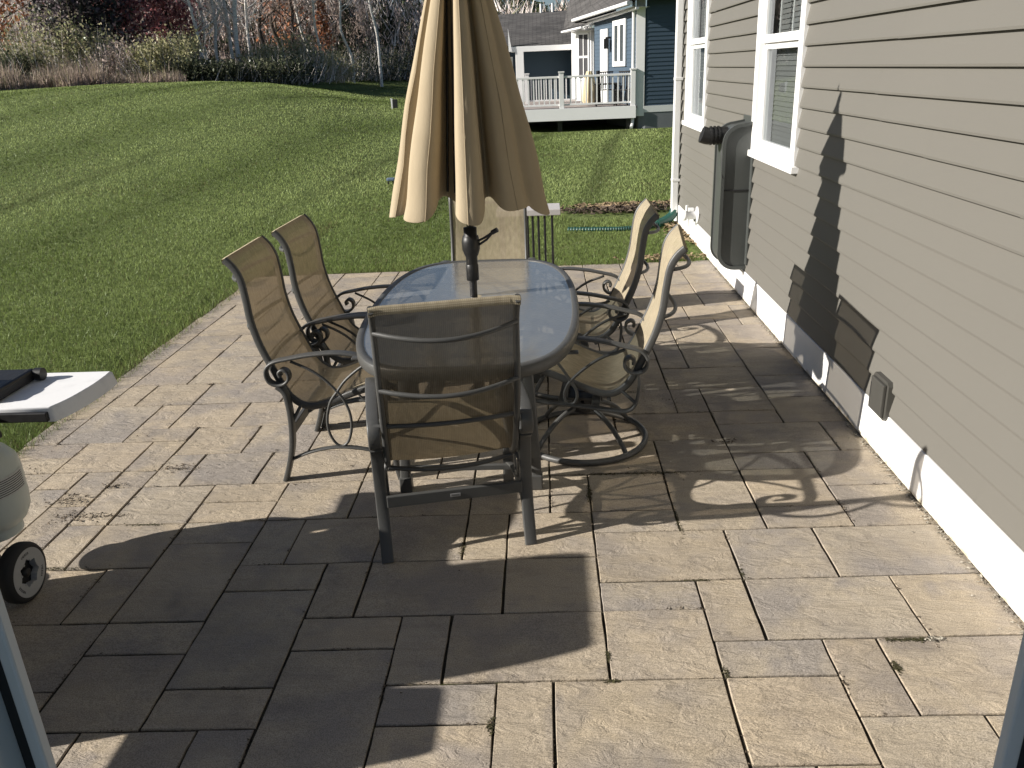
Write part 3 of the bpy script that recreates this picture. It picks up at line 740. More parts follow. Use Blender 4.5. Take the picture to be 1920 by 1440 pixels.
def make_chair(kind, label, lay_plate=False):
    swivel = kind == 'swivel'
    root = empty('swivel_chair' if swivel else 'patio_chair'); tag(root, label, 'chair', 'sling chairs around the patio table')
    T = Matrix.Rotation(R(3.5), 4, 'X') if swivel else Matrix.Identity(4)
    if swivel: T = Matrix.Translation((0, 0, .41)) @ T @ Matrix.Translation((0, .0, -.41)) 
    hw = HW + (.012 if swivel else 0)
    fm = M['frame']
    P3 = lambda x, path: [(x, a, b) for a, b in path]
    # normals of the profile
    nrm = []
    for i in range(len(SEAT)):
        a = SEAT[max(i - 1, 0)]; b = SEAT[min(i + 1, len(SEAT) - 1)]; t = Vector((b[0] - a[0], b[1] - a[1])).normalized(); nrm.append((t.y, -t.x))
    # the profile runs front -> top, so its front/up side is (t.y,-t.x)
    mb = MB(); nxs = 13; vs = []
    def sling_pt(i, u, off):
        a, b = SEAT[i]; sag = .016 * (1 - u * u) * min(1, i / 6) * min(1, (len(SEAT) - 1 - i) / 6)
        wrap = .006 * max(0, abs(u) - .9) * 10
        d = off - sag - wrap
        return (u * (hw + .009), a + nrm[i][0] * d, b + nrm[i][1] * d)
    us = [math.copysign(abs(q) ** .8, q) for q in np.linspace(-1, 1, nxs)]
    n = len(SEAT)
    for i in range(n):
        for u in us: vs.append(sling_pt(i, u, .014))
    fs = [(i * nxs + q, i * nxs + q + 1, (i + 1) * nxs + q + 1, (i + 1) * nxs + q) for i in range(n - 1) for q in range(nxs - 1)]
    # hem rolled over the top and front bars
    mb.add(vs, fs, True)
    ht = [sling_pt(n - 1, u, .014) for u in us]; hb = [(p[0], p[1] - .016, p[2] - .004) for p in ht]; hc = [(p[0], p[1] - .012, p[2] - .030) for p in ht]
    mb.add(ht + hb + hc, [(r_ * nxs + q, r_ * nxs + q + 1, (r_ + 1) * nxs + q + 1, (r_ + 1) * nxs + q) for r_ in range(2) for q in range(nxs - 1)], True)
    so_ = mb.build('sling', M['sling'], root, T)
    pol = so_.data.polygons[(n - 6) * (nxs - 1) + 5]
    if pol.normal.y < 0: so_.data.flip_normals()
    arc = [0.0]
    for a_, b_ in zip(SEAT, SEAT[1:]): arc.append(arc[-1] + math.hypot(b_[0] - a_[0], b_[1] - a_[1]))
    uvv = [(us[q] * .25, arc[i]) for i in range(n) for q in range(nxs)] + [(us[q] * .25, arc[-1] + .012 * (r_ + 1)) for r_ in range(3) for q in range(nxs)]
    ul = so_.data.uv_layers.new(name='UVMap')
    for lp in so_.data.loops: ul.data[lp.index].uv = uvv[lp.vertex_index]
    for s in (-1, 1):
        mb = MB(); mb.sweep(P3(s * hw, SEAT), rrect(.022, .034, .009, 2), (1, 0, 0))
        mb.build('side_rail', fm, root, T)
    for z, bw in ((.972, .088), (.752, .066)):
        y = at_z(z); mb = MB()
        mb.tube(cr([(-hw, y - .012, z), (-hw * .72, y - .012 - bw * .48, z - .008), (-hw * .36, y - .012 - bw * .86, z - .016), (0, y - .012 - bw, z - .019), (hw * .36, y - .012 - bw * .86, z - .016), (hw * .72, y - .012 - bw * .48, z - .008), (hw, y - .012, z)], 5), .0095, 8); mb.build('back_bar', fm, root, T)
    mb = MB(); mb.tube(cr([(-AX, -.285, .585), (-.15, -.306, .583), (0, -.315, .582), (.15, -.306, .583), (AX, -.285, .585)], 5), .0095, 8); mb.build('back_bar', fm, root, T)
    for y, z, bow in ((-.14, .340, -.03), (.18, .425, -.03)):
        mb = MB(); mb.tube(cr([(-hw, y, z), (-.12, y, z + bow * .8), (0, y, z + bow), (.12, y, z + bow * .8), (hw, y, z)], 5), .010, 8); mb.build('seat_bar', fm, root, T)
    arm = [(.235, .535), (.205, .585), (.15, .615), (.07, .632), (0, .636), (-.10, .629), (-.165, .619), (-.205, .612), (-.256, .602), (-.292, .580), (-.305, .546), (-.295, .508), (-.262, .489), (-.226, .494), (-.202, .518), (-.203, .549), (-.225, .563), (-.243, .550), (-.239, .531)]
    for s in (-1, 1):
        mb = MB(); mb.sweep(P3(s * AX, cr2(arm, 4)), rrect(.047, .014, .005, 2), (1, 0, 0)); mb.build('arm', fm, root, T)
    if not swivel:
        rear = [(-.262, .484), (-.233, .455), (-.222, .40), (-.220, .31), (-.231, .19), (-.258, .085), (-.288, 0)]
        front = [(.235, .535), (.243, .45), (.246, .33), (.248, .18), (.256, .07), (.268, 0)]
        for s in (-1, 1):
            for pth in (rear, front):
                mb = MB(); mb.sweep(P3(s * AX, cr2(pth, 4)), rrect(.048, .023, .005, 2), (1, 0, 0)); l = mb.build('leg', fm, root)
            mb = MB(); mb.sweep(P3(s * AX, cr2([(-.250, .105), (-.16, .142), (-.07, .162), (0, .167), (.08, .160), (.16, .141), (.248, .105)], 4)), rrect(.030, .010, .004, 2), (1, 0, 0)); mb.build('stretcher', fm, root)
            loop = cr2([(-.185, .600), (-.10, .556), (-.04, .508), (.012, .447), (.042, .395), (.060, .33), (.058, .26), (.036, .195), (.004, .172), (-.028, .192), (-.050, .25), (-.049, .32), (-.026, .395), (.012, .447), (.055, .500), (.12, .553), (.185, .592)], 5)
            mb = MB(); mb.tube(P3(s * AX, loop), .0068, 8); mb.build('scroll_rod', fm, root)
            mb = MB(); mb.tube([(s * AX, -.224, .29), (s * (hw + .004), -.172, .378)], .0085, 8); mb.build('brace', fm, root); mb = MB(); mb.tube([(s * AX, .246, .33), (s * (hw + .004), .20, .440)], .0085, 8); mb.build('brace', fm, root)
        mb = MB(); mb.box(-AX + .020, AX - .020, -.247, -.227, .217, .265, .003); cb = mb.build('cross_bar', fm, root)
        mb = MB(); mb.box(-AX + .020, AX - .020, .235, .255, .222, .258, .003); mb.build('cross_bar', fm, root)
        if lay_plate:
            mb = MB(); mb.box(-.020, .020, -.2490, -.2471, .235, .249, .0006); pl = mb.build('name_plate', M['silver'], cb)
            me = text_mesh('Winston', .0085, .0002); me.transform(Matrix.Translation((0, -.2493, .242)) @ Matrix.Rotation(PI / 2, 4, 'X')); me.materials.append(M['black_metal'])
            ob = bpy.data.objects.new('lettering', me); COL.objects.link(ob); ob.parent = cb
    else:
        side = [(-.265, .486), (-.274, .44), (-.272, .37), (-.262, .325), (-.232, .296), (-.18, .292), (0, .303), (.16, .310), (.215, .318), (.240, .345), (.246, .40), (.246, .47), (.235, .535)]
        for s in (-1, 1):
            mb = MB(); mb.sweep(P3(s * AX, cr2(side, 4)), rrect(.036, .014, .005, 2), (1, 0, 0)); mb.build('side_frame', fm, root, T)
            loop = cr2([(-.20, .596), (-.10, .553), (-.02, .492), (.042, .425), (.062, .385), (.068, .35), (.058, .318), (.038, .308), (.018, .318), (.008, .35), (.016, .385), (.042, .425), (.09, .490), (.14, .545), (.19, .588)], 5)
            mb = MB(); mb.tube(P3(s * AX, loop), .0075, 8); mb.build('scroll_rod', fm, root, T)
            mb = MB(); mb.tube([(s * AX, -.262, .34), (s * (hw + .004), -.19, .39)], .0085, 8); mb.build('brace', fm, root, T)
        mb = MB(); mb.box(-AX, AX, -.10, -.06, .286, .298, .003); mb.build('cross_bar', fm, root, T); mb = MB(); mb.box(-AX, AX, .06, .10, .290, .302, .003); mb.build('cross_bar', fm, root, T)
        b = empty('swivel_base'); b.parent = root
        mb = MB(); mb.tube([(.315 * math.cos(a), .315 * math.sin(a), .016) for a in np.linspace(0, 2 * PI, 49)[:-1]], .0155, 10, True); mb.build('ring', fm, b)
        for q in range(4):
            a = PI / 4 + q * PI / 2; c_, s_ = math.cos(a), math.sin(a)
            mb = MB(); mb.tube([(r_ * c_, r_ * s_, z) for r_, z in cr2([(.31, .020), (.274, .066), (.205, .128), (.12, .172), (.04, .190)], 4)], .0125, 8); mb.build('spoke', fm, b)
        mb = MB(); mb.lathe([(.055, .165), (.06, .18), (.06, .215), (.035, .22), (.035, .275)], (0, 0, 0), 20); mb.box(-.11, .11, -.10, .10, .255, .272, .004); mb.tube([(-.10, -.03, .245), (.10, -.03, .245)], .022, 10); mb.tube([(-.10, .03, .245), (.10, .03, .245)], .022, 10); mb.build('hub', M['black_metal'], b)
    return root
GRP = 'sling chairs around the patio table'
near = make_chair('leg', 'sling chair with its back to the viewer, at the near end of the table', True)
near.location = (-.433, 3.071, 0); near.rotation_euler.z = R(11.65)
L1 = make_chair('leg', 'left side sling chair nearer to the viewer, with its whole arm scroll showing')
L1.location = (-.990, 3.74, 0); L1.rotation_euler.z = R(-90)
def dup(src, label, loc, rz):
    c = copy_tree(src); c['label'] = label; c['group'] = GRP; c.location = loc; c.rotation_euler.z = rz; return c
L2 = dup(L1, 'left side sling chair farther from the viewer, beside the lawn', (-.960, 4.36, 0), R(-91.5))
S6 = dup(L1, 'tan sling chair facing the viewer at the far end of the table', (-.387, 5.16, 0), R(180))
R1 = make_chair('swivel', 'cream swivel rocker nearest the house wall on a round ring base')
R1.location = (.168, 3.845, 0); R1.rotation_euler.z = R(84)
R2 = dup(R1, 'swivel rocker on the house side half shaded by the umbrella, farther back', (.135, 4.66, 0), R(89))

# ------------------------------------------------------------------ the table
def table():
    t = empty('patio_table', (-.372, 3.995, 0)); tag(t, 'oval glass topped patio table with taupe metal rim and umbrella hole', 'table')
    hx, hy, p = .524, .985, 3.1
    def outline(k, n=72, zz=0):
        out = []
        for i in range(n):
            a = 2 * PI * i / n; c, s = math.cos(a), math.sin(a)
            x = math.copysign(abs(c) ** (2 / 4.2), c) * (hx - k); y = math.copysign(abs(s) ** (2 / 2.35), s) * (hy - k)
            out.append((x, y, zz))
        return out
    n = 72; mb = MB()
    rings = [outline(.004, n, .652), outline(0, n, .657), outline(0, n, .697), outline(.004, n, .703), outline(.030, n, .703), outline(.034, n, .699), outline(.034, n, .652)]
    vs = sum(rings, []); k = len(rings)
    mb.add(vs, [(r_ * n + i, r_ * n + (i + 1) % n, ((r_ + 1) % k) * n + (i + 1) % n, ((r_ + 1) % k) * n + i) for r_ in range(k) for i in range(n)], True)
    mb.build('rim', M['frame'], t)
    mb = MB(); o = outline(.032, n, .6985); h = [(.035 + .028 * math.cos(2 * PI * i / n) - .035, .13 + .028 * math.sin(2 * PI * i / n), .6985) for i in range(n)]
    # glass between outer outline and the pole hole
    h = [(.028 * math.cos(2 * PI * i / n), .13 + .028 * math.sin(2 * PI * i / n), .6985) for i in range(n)]
    o2 = [(x, y, .692) for x, y, z in o]; h2 = [(x, y, .692) for x, y, z in h]
    mb.add(o + h, [(i, (i + 1) % n, n + (i + 1) % n, n + i) for i in range(n)]); mb.add(o2 + h2, [(i, n + i, n + (i + 1) % n, (i + 1) % n) for i in range(n)], False, 1); mb.add(h + h2, [(i, (i + 1) % n, n + (i + 1) % n, n + i) for i in range(n)], False, 1)
    mb.build('glass_top', [M['tableglass'], M['glass_under']], t)
    mb = MB()
    for s in (-1, 1): mb.box(s * .27 - .015, s * .27 + .015, -.86, .90, .640, .652, .003)
    for y in (-.62, .66): mb.box(-.5, .5, y - .015, y + .015, .628, .640, .003)
    mb.build('under_frame', M['frame'], t)
    for sx in (-1, 1):
        for sy in (-1, 1):
            x, y = sx * .27, sy * .62; mb = MB()
            mb.sweep([(x, y, .635), (x + sx * .015, y + sy * .02, .4), (x + sx * .03, y + sy * .055, .1), (x + sx * .03, y + sy * .055, 0)], rrect(.046, .040, .008, 2), (1, 0, 0)); l = mb.build('leg', M['frame'], t)
            mb = MB(); mb.box(x + sx * .03 - .028, x + sx * .03 + .028, y + sy * .055 - .026, y + sy * .055 + .026, 0, .075, .006); mb.build('foot', M['frame'], l)
    for y in (-.675, .675):
        mb = MB(); mb.box(-.30, .30, y - .01, y + .01, .10, .125, .003); mb.build('stretcher', M['frame'], t)
table()

# ------------------------------------------------------------------ umbrella, folded
def umbrella():
    bx, by = -.386, 4.14
    t = empty('patio_umbrella', (bx, by, 0)); tag(t, 'closed tan patio umbrella on a black pole through the table', 'umbrella')
    lean = .012
    mb = MB(); mb.tube([(0, 0, .05), (0, 0, .7), (.004, 0, 1.2), (.02, 0, 2.55)], .0195, 14); mb.build('pole', M['black_metal'], t)
    mb = MB(); mb.lathe([(.030, .860), (.030, .905), (.036, .915), (.046, .945), (.047, .985), (.040, 1.012), (.034, 1.016), (.034, 1.055), (.0195, 1.058)], (0, 0, 0), 22)
    mb.lathe([(.0195, .78), (.0325, .784), (.0325, .862), (.030, .866)], (0, 0, 0), 22); mb.build('crank_housing', M['black_plastic'], t)
    mb = MB(); mb.tube([(.035, -.01, .985), (.075, -.02, 1.005), (.135, -.035, 1.045)], .006, 8); mb.tube([(.035, -.01, .962), (.085, -.02, .995), (.115, -.03, 1.030)], .006, 8); mb.tube([(.112, -.03, 1.030), (.142, -.037, 1.046)], .012, 8); mb.build('crank_handle', M['black_plastic'], t)
    mb = MB(); mb.lathe([(.22, 0), (.22, .03), (.20, .05), (.06, .075), (.03, .09), (.03, .30), (.0195, .302)], (0, 0, 0), 28); mb.build('weighted_base', M['black_metal'], t)
    # hem outline in plan, pleats as they hang
    hem = [(-.395, .02), (-.402, -.03), (-.372, -.075), (-.318, -.070), (-.285, -.050), (-.288, -.090), (-.305, -.165), (-.292, -.225), (-.235, -.262), (-.175, -.258), (-.138, -.205), (-.130, -.080), (-.112, .000), (-.085, -.010), (-.050, -.090), (-.030, -.190), (-.038, -.290), (-.012, -.350), (.040, -.360), (.086, -.330), (.100, -.240), (.096, -.110), (.118, -.085), (.145, -.150), (.190, -.185), (.240, -.170), (.288, -.125), (.305, -.075), (.318, -.062), (.362, -.050), (.402, -.020), (.408, .02), (.370, .06), (.290, .07), (.275, .13), (.325, .205), (.310, .270), (.245, .290), (.185, .235), (.135, .130), (.085, .135), (.085, .25), (.055, .350), (-.015, .368), (-.065, .32), (-.080, .20), (-.110, .115), (-.165, .16), (-.215, .265), (-.285, .280), (-.320, .225), (-.275, .13), (-.290, .07), (-.350, .06)]
    hem = [(p.x, p.y) for p in cr([(a, b, 0) for a, b in hem], 4, True)]; n = len(hem)
    prof = [(1.105, 1.00, 1.0), (1.20, .955, 1.0), (1.28, .910, 1.0), (1.38, .860, .98), (1.52, .785, .96), (1.66, .705, .94), (1.80, .620, .90), (1.94, .530, .86), (2.08, .435, .8), (2.22, .335, .7), (2.36, .225, .5), (2.46, .13, .3), (2.50, .085, .1)]
    vs = []; rmean = np.mean([math.hypot(*p) for p in hem]); nz = len(prof); rq = random.Random(2)
    for zi, (z, k, fold) in enumerate(prof):
        for i, (x, y) in enumerate(hem):
            r_ = math.hypot(x, y); a = math.atan2(y, x)
            rr_ = (rmean * .92 * (1 - fold) + r_ * fold) * k
            u = (z - 1.105) / 1.4
            wob = 1 + .022 * math.sin(3.1 * u * 6 + i * .13) * math.sin(PI * min(1, u * 1.2 + .1))
            zz = z
            if zi == 0: zz = 1.205 - .075 * max(0, (r_ - .20) / .16) + .012 * math.sin(i * .31)
            elif zi == 1: zz = 1.225 - .03 * max(0, (r_ - .20) / .16)
            tw = .05 * math.sin(u * 2.4)
            vs.append((rr_ * wob * math.cos(a + tw * (1 - k)) + lean * u, rr_ * wob * math.sin(a + tw * (1 - k)), zz))
    mb = MB(); mb.add(vs, [(q * n + i, q * n + (i + 1) % n, (q + 1) * n + (i + 1) % n, (q + 1) * n + i) for q in range(nz - 1) for i in range(n)], True)
    o = mb.build('canopy', M['canvas'], t)
    for si in (9, 35, 71, 89, 101, 131, 150, 170, 190):
        sm_ = MB(); sm_.tube([Vector(vs[q * n + si % n]) * 1.0 + Vector((vs[q * n + si % n][0], vs[q * n + si % n][1], 0)).normalized() * .0006 for q in range(nz)], .0022, 5); sm_.build('seam', M['canvas'], o)
    md = o.modifiers.new('cloth', 'SOLIDIFY'); md.thickness = .003; md.offset = -1
    md = o.modifiers.new('sub', 'SUBSURF'); md.levels = 1; md.render_levels = 2
    mb = MB(); vs = []; pr = [(2.17, .78), (2.22, .70), (2.32, .50), (2.42, .28), (2.49, .10), (2.515, .04)]
    for z, k in pr:
        for i, (x, y) in enumerate(hem):
            r_ = math.hypot(x, y); a = math.atan2(y, x); q = (.30 + .35 * r_ / rmean * .28) * k * .62
            vs.append((q * math.cos(a) + lean, q * math.sin(a), z))
    mb.add(vs, [(q * n + i, q * n + (i + 1) % n, (q + 1) * n + (i + 1) % n, (q + 1) * n + i) for q in range(len(pr) - 1) for i in range(n)], True)
    o = mb.build('vent_cap', M['canvas'], t)
    mb = MB(); mb.lathe([(.022, 2.50), (.026, 2.52), (.020, 2.545), (.010, 2.57), (.004, 2.60)], (lean, 0, 0), 14); mb.build('finial', M['black_plastic'], t)
    for q in range(8):
        a = q * PI / 4 + .2; c_, s_ = math.cos(a), math.sin(a)
        mb = MB(); mb.tube([(lean + .03 * c_, .03 * s_, 2.44), (lean + .07 * c_, .07 * s_, 1.9), (.10 * c_, .10 * s_, 1.24)], .006, 6); mb.build('rib', M['black_metal'], t)
umbrella()

# slatted stand at the far edge of the patio
def stand():
    t = empty('slatted_stand', (-.02, 6.0, 0)); tag(t, 'pale topped stand with a row of thin dark upright bars behind the table', 'stand')
    x0, x1, z = -.36, .108, .79
    mb = MB(); mb.box(x0, x1, 5.98, 6.26, z, z + .045, .004); mb.build('top', M['pale_top'], t, Matrix.Translation((.02, -6.0, 0)))
    for x in (-.305, -.265, -.225, -.18, -.134, -.096, -.054, -.008, .046):
        mb = MB(); mb.sweep([(x, 6.0, 0), (x, 6.0, z)], rrect(.017, .017, .004, 1), (1, 0, 0)); mb.build('bar', M['black_metal'], t, Matrix.Translation((.02, -6.0, 0)))
    mb = MB(); mb.box(x0 + .02, x1 - .02, 5.992, 6.008, .06, .08, .002); mb.box(x0 + .02, x0 + .04, 5.99, 6.25, 0, z); mb.box(x0 + .02, x0 + .04, 6.22, 6.24, 0, z - .002); mb.build('base_rail', M['black_metal'], t, Matrix.Translation((.02, -6.0, 0)))
stand()

# ------------------------------------------------------------------ the gas grill, mostly outside the left edge
def grill():
    t = empty('gas_grill', (-2.25, 2.2, 0)); inv = Matrix.Translation((2.25, -2.2, 0))
    tag(t, 'gas grill with white side shelf and spoked wheel at the left edge of the patio', 'grill')
    B = lambda mb, n, m, p=t: mb.build(n, m, p, inv)
    # cart
    mb = MB()
    for x in (-2.46, -2.10):
        mb.sweep([(x, 1.66, .05), (x, 1.66, .62)], rrect(.03, .03, .005, 1), (1, 0, 0))
    mb.sweep([(-2.465, 2.50, .08), (-2.465, 2.50, .62)], rrect(.03, .03, .005, 1), (1, 0, 0))
    mb.sweep([(-2.085, 2.545, .15), (-2.155, 2.535, .42), (-2.20, 2.53, .62)], rrect(.026, .035, .005, 1), (1, 0, 0))
    mb.box(-2.47, -2.09, 1.65, 2.55, .13, .16, .004); mb.box(-2.47, -2.10, 1.648, 1.672, .56, .60)
    mb.tube([(-2.47, 2.53, .113), (-2.02, 2.53, .113)], .012, 8); B(mb, 'cart_frame', M['black_metal'])
    mb = MB(); mb.box(-2.115, -2.095, 1.69, 2.47, .17, .58, .004); d = B(mb, 'door', M['silver'])
    mb = MB(); mb.tube([(-2.075, 1.9, .53), (-2.075, 2.26, .53)], .011, 8); mb.tube([(-2.10, 1.9, .53), (-2.075, 1.9, .53)], .008, 6); mb.tube([(-2.10, 2.26, .53), (-2.075, 2.26, .53)], .008, 6); B(mb, 'door_handle', M['black_plastic'], d)
    mb = MB(); mb.box(-2.48, -2.44, 1.68, 2.48, .17, .598); B(mb, 'side_panel', M['silver']); mb = MB(); mb.box(-2.47, -2.11, 1.67, 1.685, .17, .598); B(mb, 'side_panel', M['silver']); mb = MB(); mb.box(-2.44, -2.16, 2.515, 2.535, .165, .598); B(mb, 'side_panel', M['silver'])
    mb = MB(); mb.prism([(-2.50, .60), (-2.12, .60), (-2.04, .80), (-2.52, .80)], 1, 1.655, 2.545); B(mb, 'firebox', M['black_metal'])
    mb = MB(); pr = [(-2.53, .805), (-2.03, .805)] + [(-2.27 + .245 * math.cos(a) , .83 + .33 * math.sin(a)) for a in np.linspace(.05, PI - .05, 14)]
    mb.prism(pr, 1, 1.650, 2.19, False); B(mb, 'lid', M['black_metal'])
    mb = MB(); mb.tube([(-1.985, 1.76, .90), (-1.985, 2.10, .90)], .014, 10); mb.tube([(-2.04, 1.78, .92), (-1.985, 1.78, .90)], .009, 8); mb.tube([(-2.04, 2.08, .92), (-1.985, 2.08, .90)], .009, 8); B(mb, 'lid_handle', M['black_plastic'])
    mb = MB(); mb.box(-2.06, -2.00, 1.66, 2.32, .66, .79, .01); c = B(mb, 'control_panel', M['black_metal'])
    for y in (1.79, 1.99, 2.19):
        mb = MB(); mb.lathe([(.028, 0), (.028, .02), (.022, .035)], (-2.0, y, .72), 16, True, Matrix.Rotation(PI / 2, 4, 'Y')); B(mb, 'knob', M['black_plastic'], c)
    # white shelf on the far side, curved towards the patio
    z = .765
    e = cr2([(-1.742, 2.555), (-1.715, 2.64), (-1.700, 2.76), (-1.698, 2.86), (-1.703, 2.925)], 5)
    top = [(-2.42, 2.555)] + e + [(-2.42, 2.925)]
    mb = MB(); n = len(top); zs = [(z - .052, .012), (z - .006, 0), (z, -.006)]
    vs = []
    cxx, cyy = -2.1, 2.74
    for zz, off in zs:
        for x, y in top:
            k = off; vs.append((x + (k if x > -2.3 else 0), y + (math.copysign(max(0, -k), cyy - y)), zz))
    mb.add(vs, [(r_ * n + i, r_ * n + (i + 1) % n, (r_ + 1) * n + (i + 1) % n, (r_ + 1) * n + i) for r_ in range(2) for i in range(n)], True)
    mb.add(vs[-n:], [tuple(range(n))]); mb.add(vs[:n], [tuple(range(n))[::-1]])
    s = B(mb, 'side_shelf', M['shelf_white'])
    mb = MB(); mb.box(-2.42, -1.746, 2.536, 2.554, z - .046, z - .012, .003); mb.box(-2.40, -2.36, 2.536, 2.554, z - .2, z - .04)
    mb.prism([(-2.10, z - .044), (-1.935, z - .044), (-1.93, z - .10), (-1.99, z - .145), (-2.10, z - .19)], 1, 2.532, 2.548); B(mb, 'shelf_bracket', M['black_plastic'], s)
    mb = MB(); mb.lathe([(.010, 0), (.010, .004), (.006, .008)], (-1.957, 2.532, z - .082), 12, True, Matrix.Rotation(PI / 2, 4, 'X')); B(mb, 'bolt', M['chrome'], s)
    mb = MB(); mb.box(-2.36, -1.985, 2.60, 2.86, z + .006, z + .040, .005); mb.box(-1.985, -1.955, 2.61, 2.855, z + .002, z + .046, .010); mb.tube([(-1.955, 2.845, z + .024), (-1.925, 2.845, z + .024)], .024, 12); B(mb, 'burner_tray', M['black_plastic'])
    mb = MB(); mb.tube(cr([(-2.06, 2.62, z + .045), (-2.05, 2.64, z + .075), (-2.06, 2.70, z + .08), (-2.08, 2.73, z + .045)], 5), .012, 8); B(mb, 'tray_handle', M['silver'])
    # side burner box at the near end
    mb = MB(); mb.box(-2.45, -1.96, 1.36, 1.635, .56, .80, .02); B(mb, 'side_burner', M['black_metal'])
    # wheels
    for k, x in enumerate((-1.995, -2.47)):
        MW = Matrix.Translation((x, 2.61, .115)) @ Matrix.Rotation(PI / 2, 4, 'Y')
        we = empty('wheel', (x + 2.25, 2.53 - 2.2, .113)); we.parent = t
        RY = Matrix.Rotation(PI / 2, 4, 'Y')
        mb = MB(); mb.lathe([(.060, -.027), (.092, -.030), (.108, -.026), (.114, -.016), (.115, .0), (.114, .016), (.108, .026), (.092, .030), (.086, .026)], (0, 0, 0), 40, True, RY, caps=False); mb.build('tyre', M['rubber'], we)
        # pierced hub disc
        mb = MB(); N = 70; outr, inn = [], []
        for i in range(N):
            a = 2 * PI * i / N; ri = .052 - .012 * max(0, math.cos(7 * a)) ** 2 + .004 * math.cos(14 * a)
            outr.append(Vector((.093 * math.cos(a), .093 * math.sin(a), .030))); inn.append(Vector((ri * math.cos(a), ri * math.sin(a), .030)))
        o2 = [Vector((p.x, p.y, .012)) for p in outr]; i2 = [Vector((p.x, p.y, .006)) for p in inn]
        vs = [RY @ p for p in outr + inn + o2 + i2]
        mb.add(vs, [(i, (i + 1) % N, N + (i + 1) % N, N + i) for i in range(N)] + [(i, 2 * N + i, 2 * N + (i + 1) % N, (i + 1) % N) for i in range(N)] + [(N + i, N + (i + 1) % N, 3 * N + (i + 1) % N, 3 * N + i) for i in range(N)])
        for q in range(7):
            a = 2 * PI * (q) / 7; mb.lathe([(.0045, 0), (.0045, .0015)], RY @ Vector((.047 * math.cos(a), .047 * math.sin(a), .0305)), 10, True, RY)
        mb.build('rim', M['grey_resin'], we)
        mb = MB(); mb.lathe([(.090, -.004), (.090, .004)], (0, 0, 0), 30, True, RY); mb.lathe([(.018, 0), (.018, .022), (.010, .026)], (0, 0, 0), 16, True, RY); mb.build('hub', M['black_plastic'], we)
        if k == 0:
            for q in range(3):
                for li, ch in enumerate('WEBER'):
                    a = R(90 + q * 120) - (li - 2) * .115
                    me = text_mesh(ch, .014, .0003)
                    me.transform(Matrix.Rotation(PI / 2, 4, 'Z').inverted() if False else Matrix.Identity(4))
                    me.transform(Matrix.Translation((.0, .074, .0303)))
                    me.transform(Matrix.Rotation(a - PI / 2, 4, 'Z'))
                    # disc plane z -> wheel axis x, disc x -> world y, disc y -> world z
                    me.transform(Matrix(((0, 0, 1, 0), (1, 0, 0, 0), (0, 1, 0, 0), (0, 0, 0, 1))))
                    me.materials.append(M['dark_gap']); ob = bpy.data.objects.new('lettering', me); COL.objects.link(ob); ob.parent = we
    # gas bottle hangs from the cart
    g = empty('propane_tank', (-2.20, 2.71, .180)); g.scale = (1, 1, .93); tag(g, 'pale grey propane tank hanging at the end of the grill cart', 'gas tank')
    mb = MB(); mb.lathe([(.105, .0), (.105, .03), (.10, .035), (.13, .06), (.148, .10), (.153, .15), (.153, .27), (.146, .325), (.12, .365), (.07, .39), (.03, .395)], (0, 0, 0), 36); mb.build('cylinder', M['tank'], g)
    mb = MB(); mb.add([(r_ * math.cos(a), r_ * math.sin(a), z_) for z_ in (.20, .285) for r_ in (.1538,) for a in np.linspace(-2.4, .35, 24)], [(i, i + 1, 24 + i + 1, 24 + i) for i in range(23)], True); lb = mb.build('label', M['tank_label'], g)
    mb = MB()
    for z_ in np.linspace(.208, .272, 8):
        mb.add([(.1545 * math.cos(a), .1545 * math.sin(a), zz) for zz in (z_, z_ + .0032) for a in np.linspace(-1.9, .25, 20)], [(i, i + 1, 21 + i, 20 + i) for i in range(19)], True)
    mb.build('print_line', M['dark_gap'], lb)
    mb = MB()
    for a0 in (.4, 2.5, 4.6):
        mb.add([(r_ * math.cos(a), r_ * math.sin(a), z_) for r_ in (.100, .103) for z_ in (.365, .46) for a in np.linspace(a0, a0 + 1.5, 12)], [(i, i + 1, 13 + i, 12 + i) for i in range(11)] + [(24 + i, 36 + i, 37 + i, 25 + i) for i in range(11)] + [(12 + i, 13 + i, 37 + i, 36 + i) for i in range(11)], True)
    mb.lathe([(.106, .455), (.108, .465), (.100, .468), (.098, .455)], (0, 0, 0), 30, caps=False); mb.build('collar', M['tank'], g)
    mb = MB(); mb.lathe([(.02, .39), (.02, .42), (.03, .425), (.03, .445)], (0, 0, 0), 14); mb.build('valve', M['silver'], g)
grill()

# little things out on the lawn
def lawn_bits():
    x, y = -5.52, 31.8; z = float(ground_z(x, y))
    t = empty('utility_pedestal', (x, y, z)); tag(t, 'small black and white utility pedestal out on the far lawn', 'utility box')
    mb = MB(); mb.box(-.02, .13, -.1, .1, .04, .34, .01); mb.build('housing', M['black_plastic'], t)
    mb = MB(); mb.prism([(-.09, .0), (-.05, .0), (-.04, .36), (-.10, .40)], 1, -.05, .05); mb.build('marker_post', M['white_trim'], t)
    x, y = -2.64, 14.2; z = float(ground_z(x, y))
    t = empty('sprinkler', (x, y, z)); tag(t, 'blue grey sprinkler head lying on the lawn behind the umbrella', 'sprinkler')
    mb = MB(); mb.box(-.06, .08, -.04, .04, .045, .10, .015); mb.build('head', M['steel_blue'], t)
    mb = MB(); mb.tube([(-.04, 0, 0), (-.03, 0, .05)], .012, 8); mb.build('foot', M['black_plastic'], t); mb = MB(); mb.tube([(.05, 0, 0), (.04, 0, .05)], .012, 8); mb.build('foot', M['black_plastic'], t)
lawn_bits()
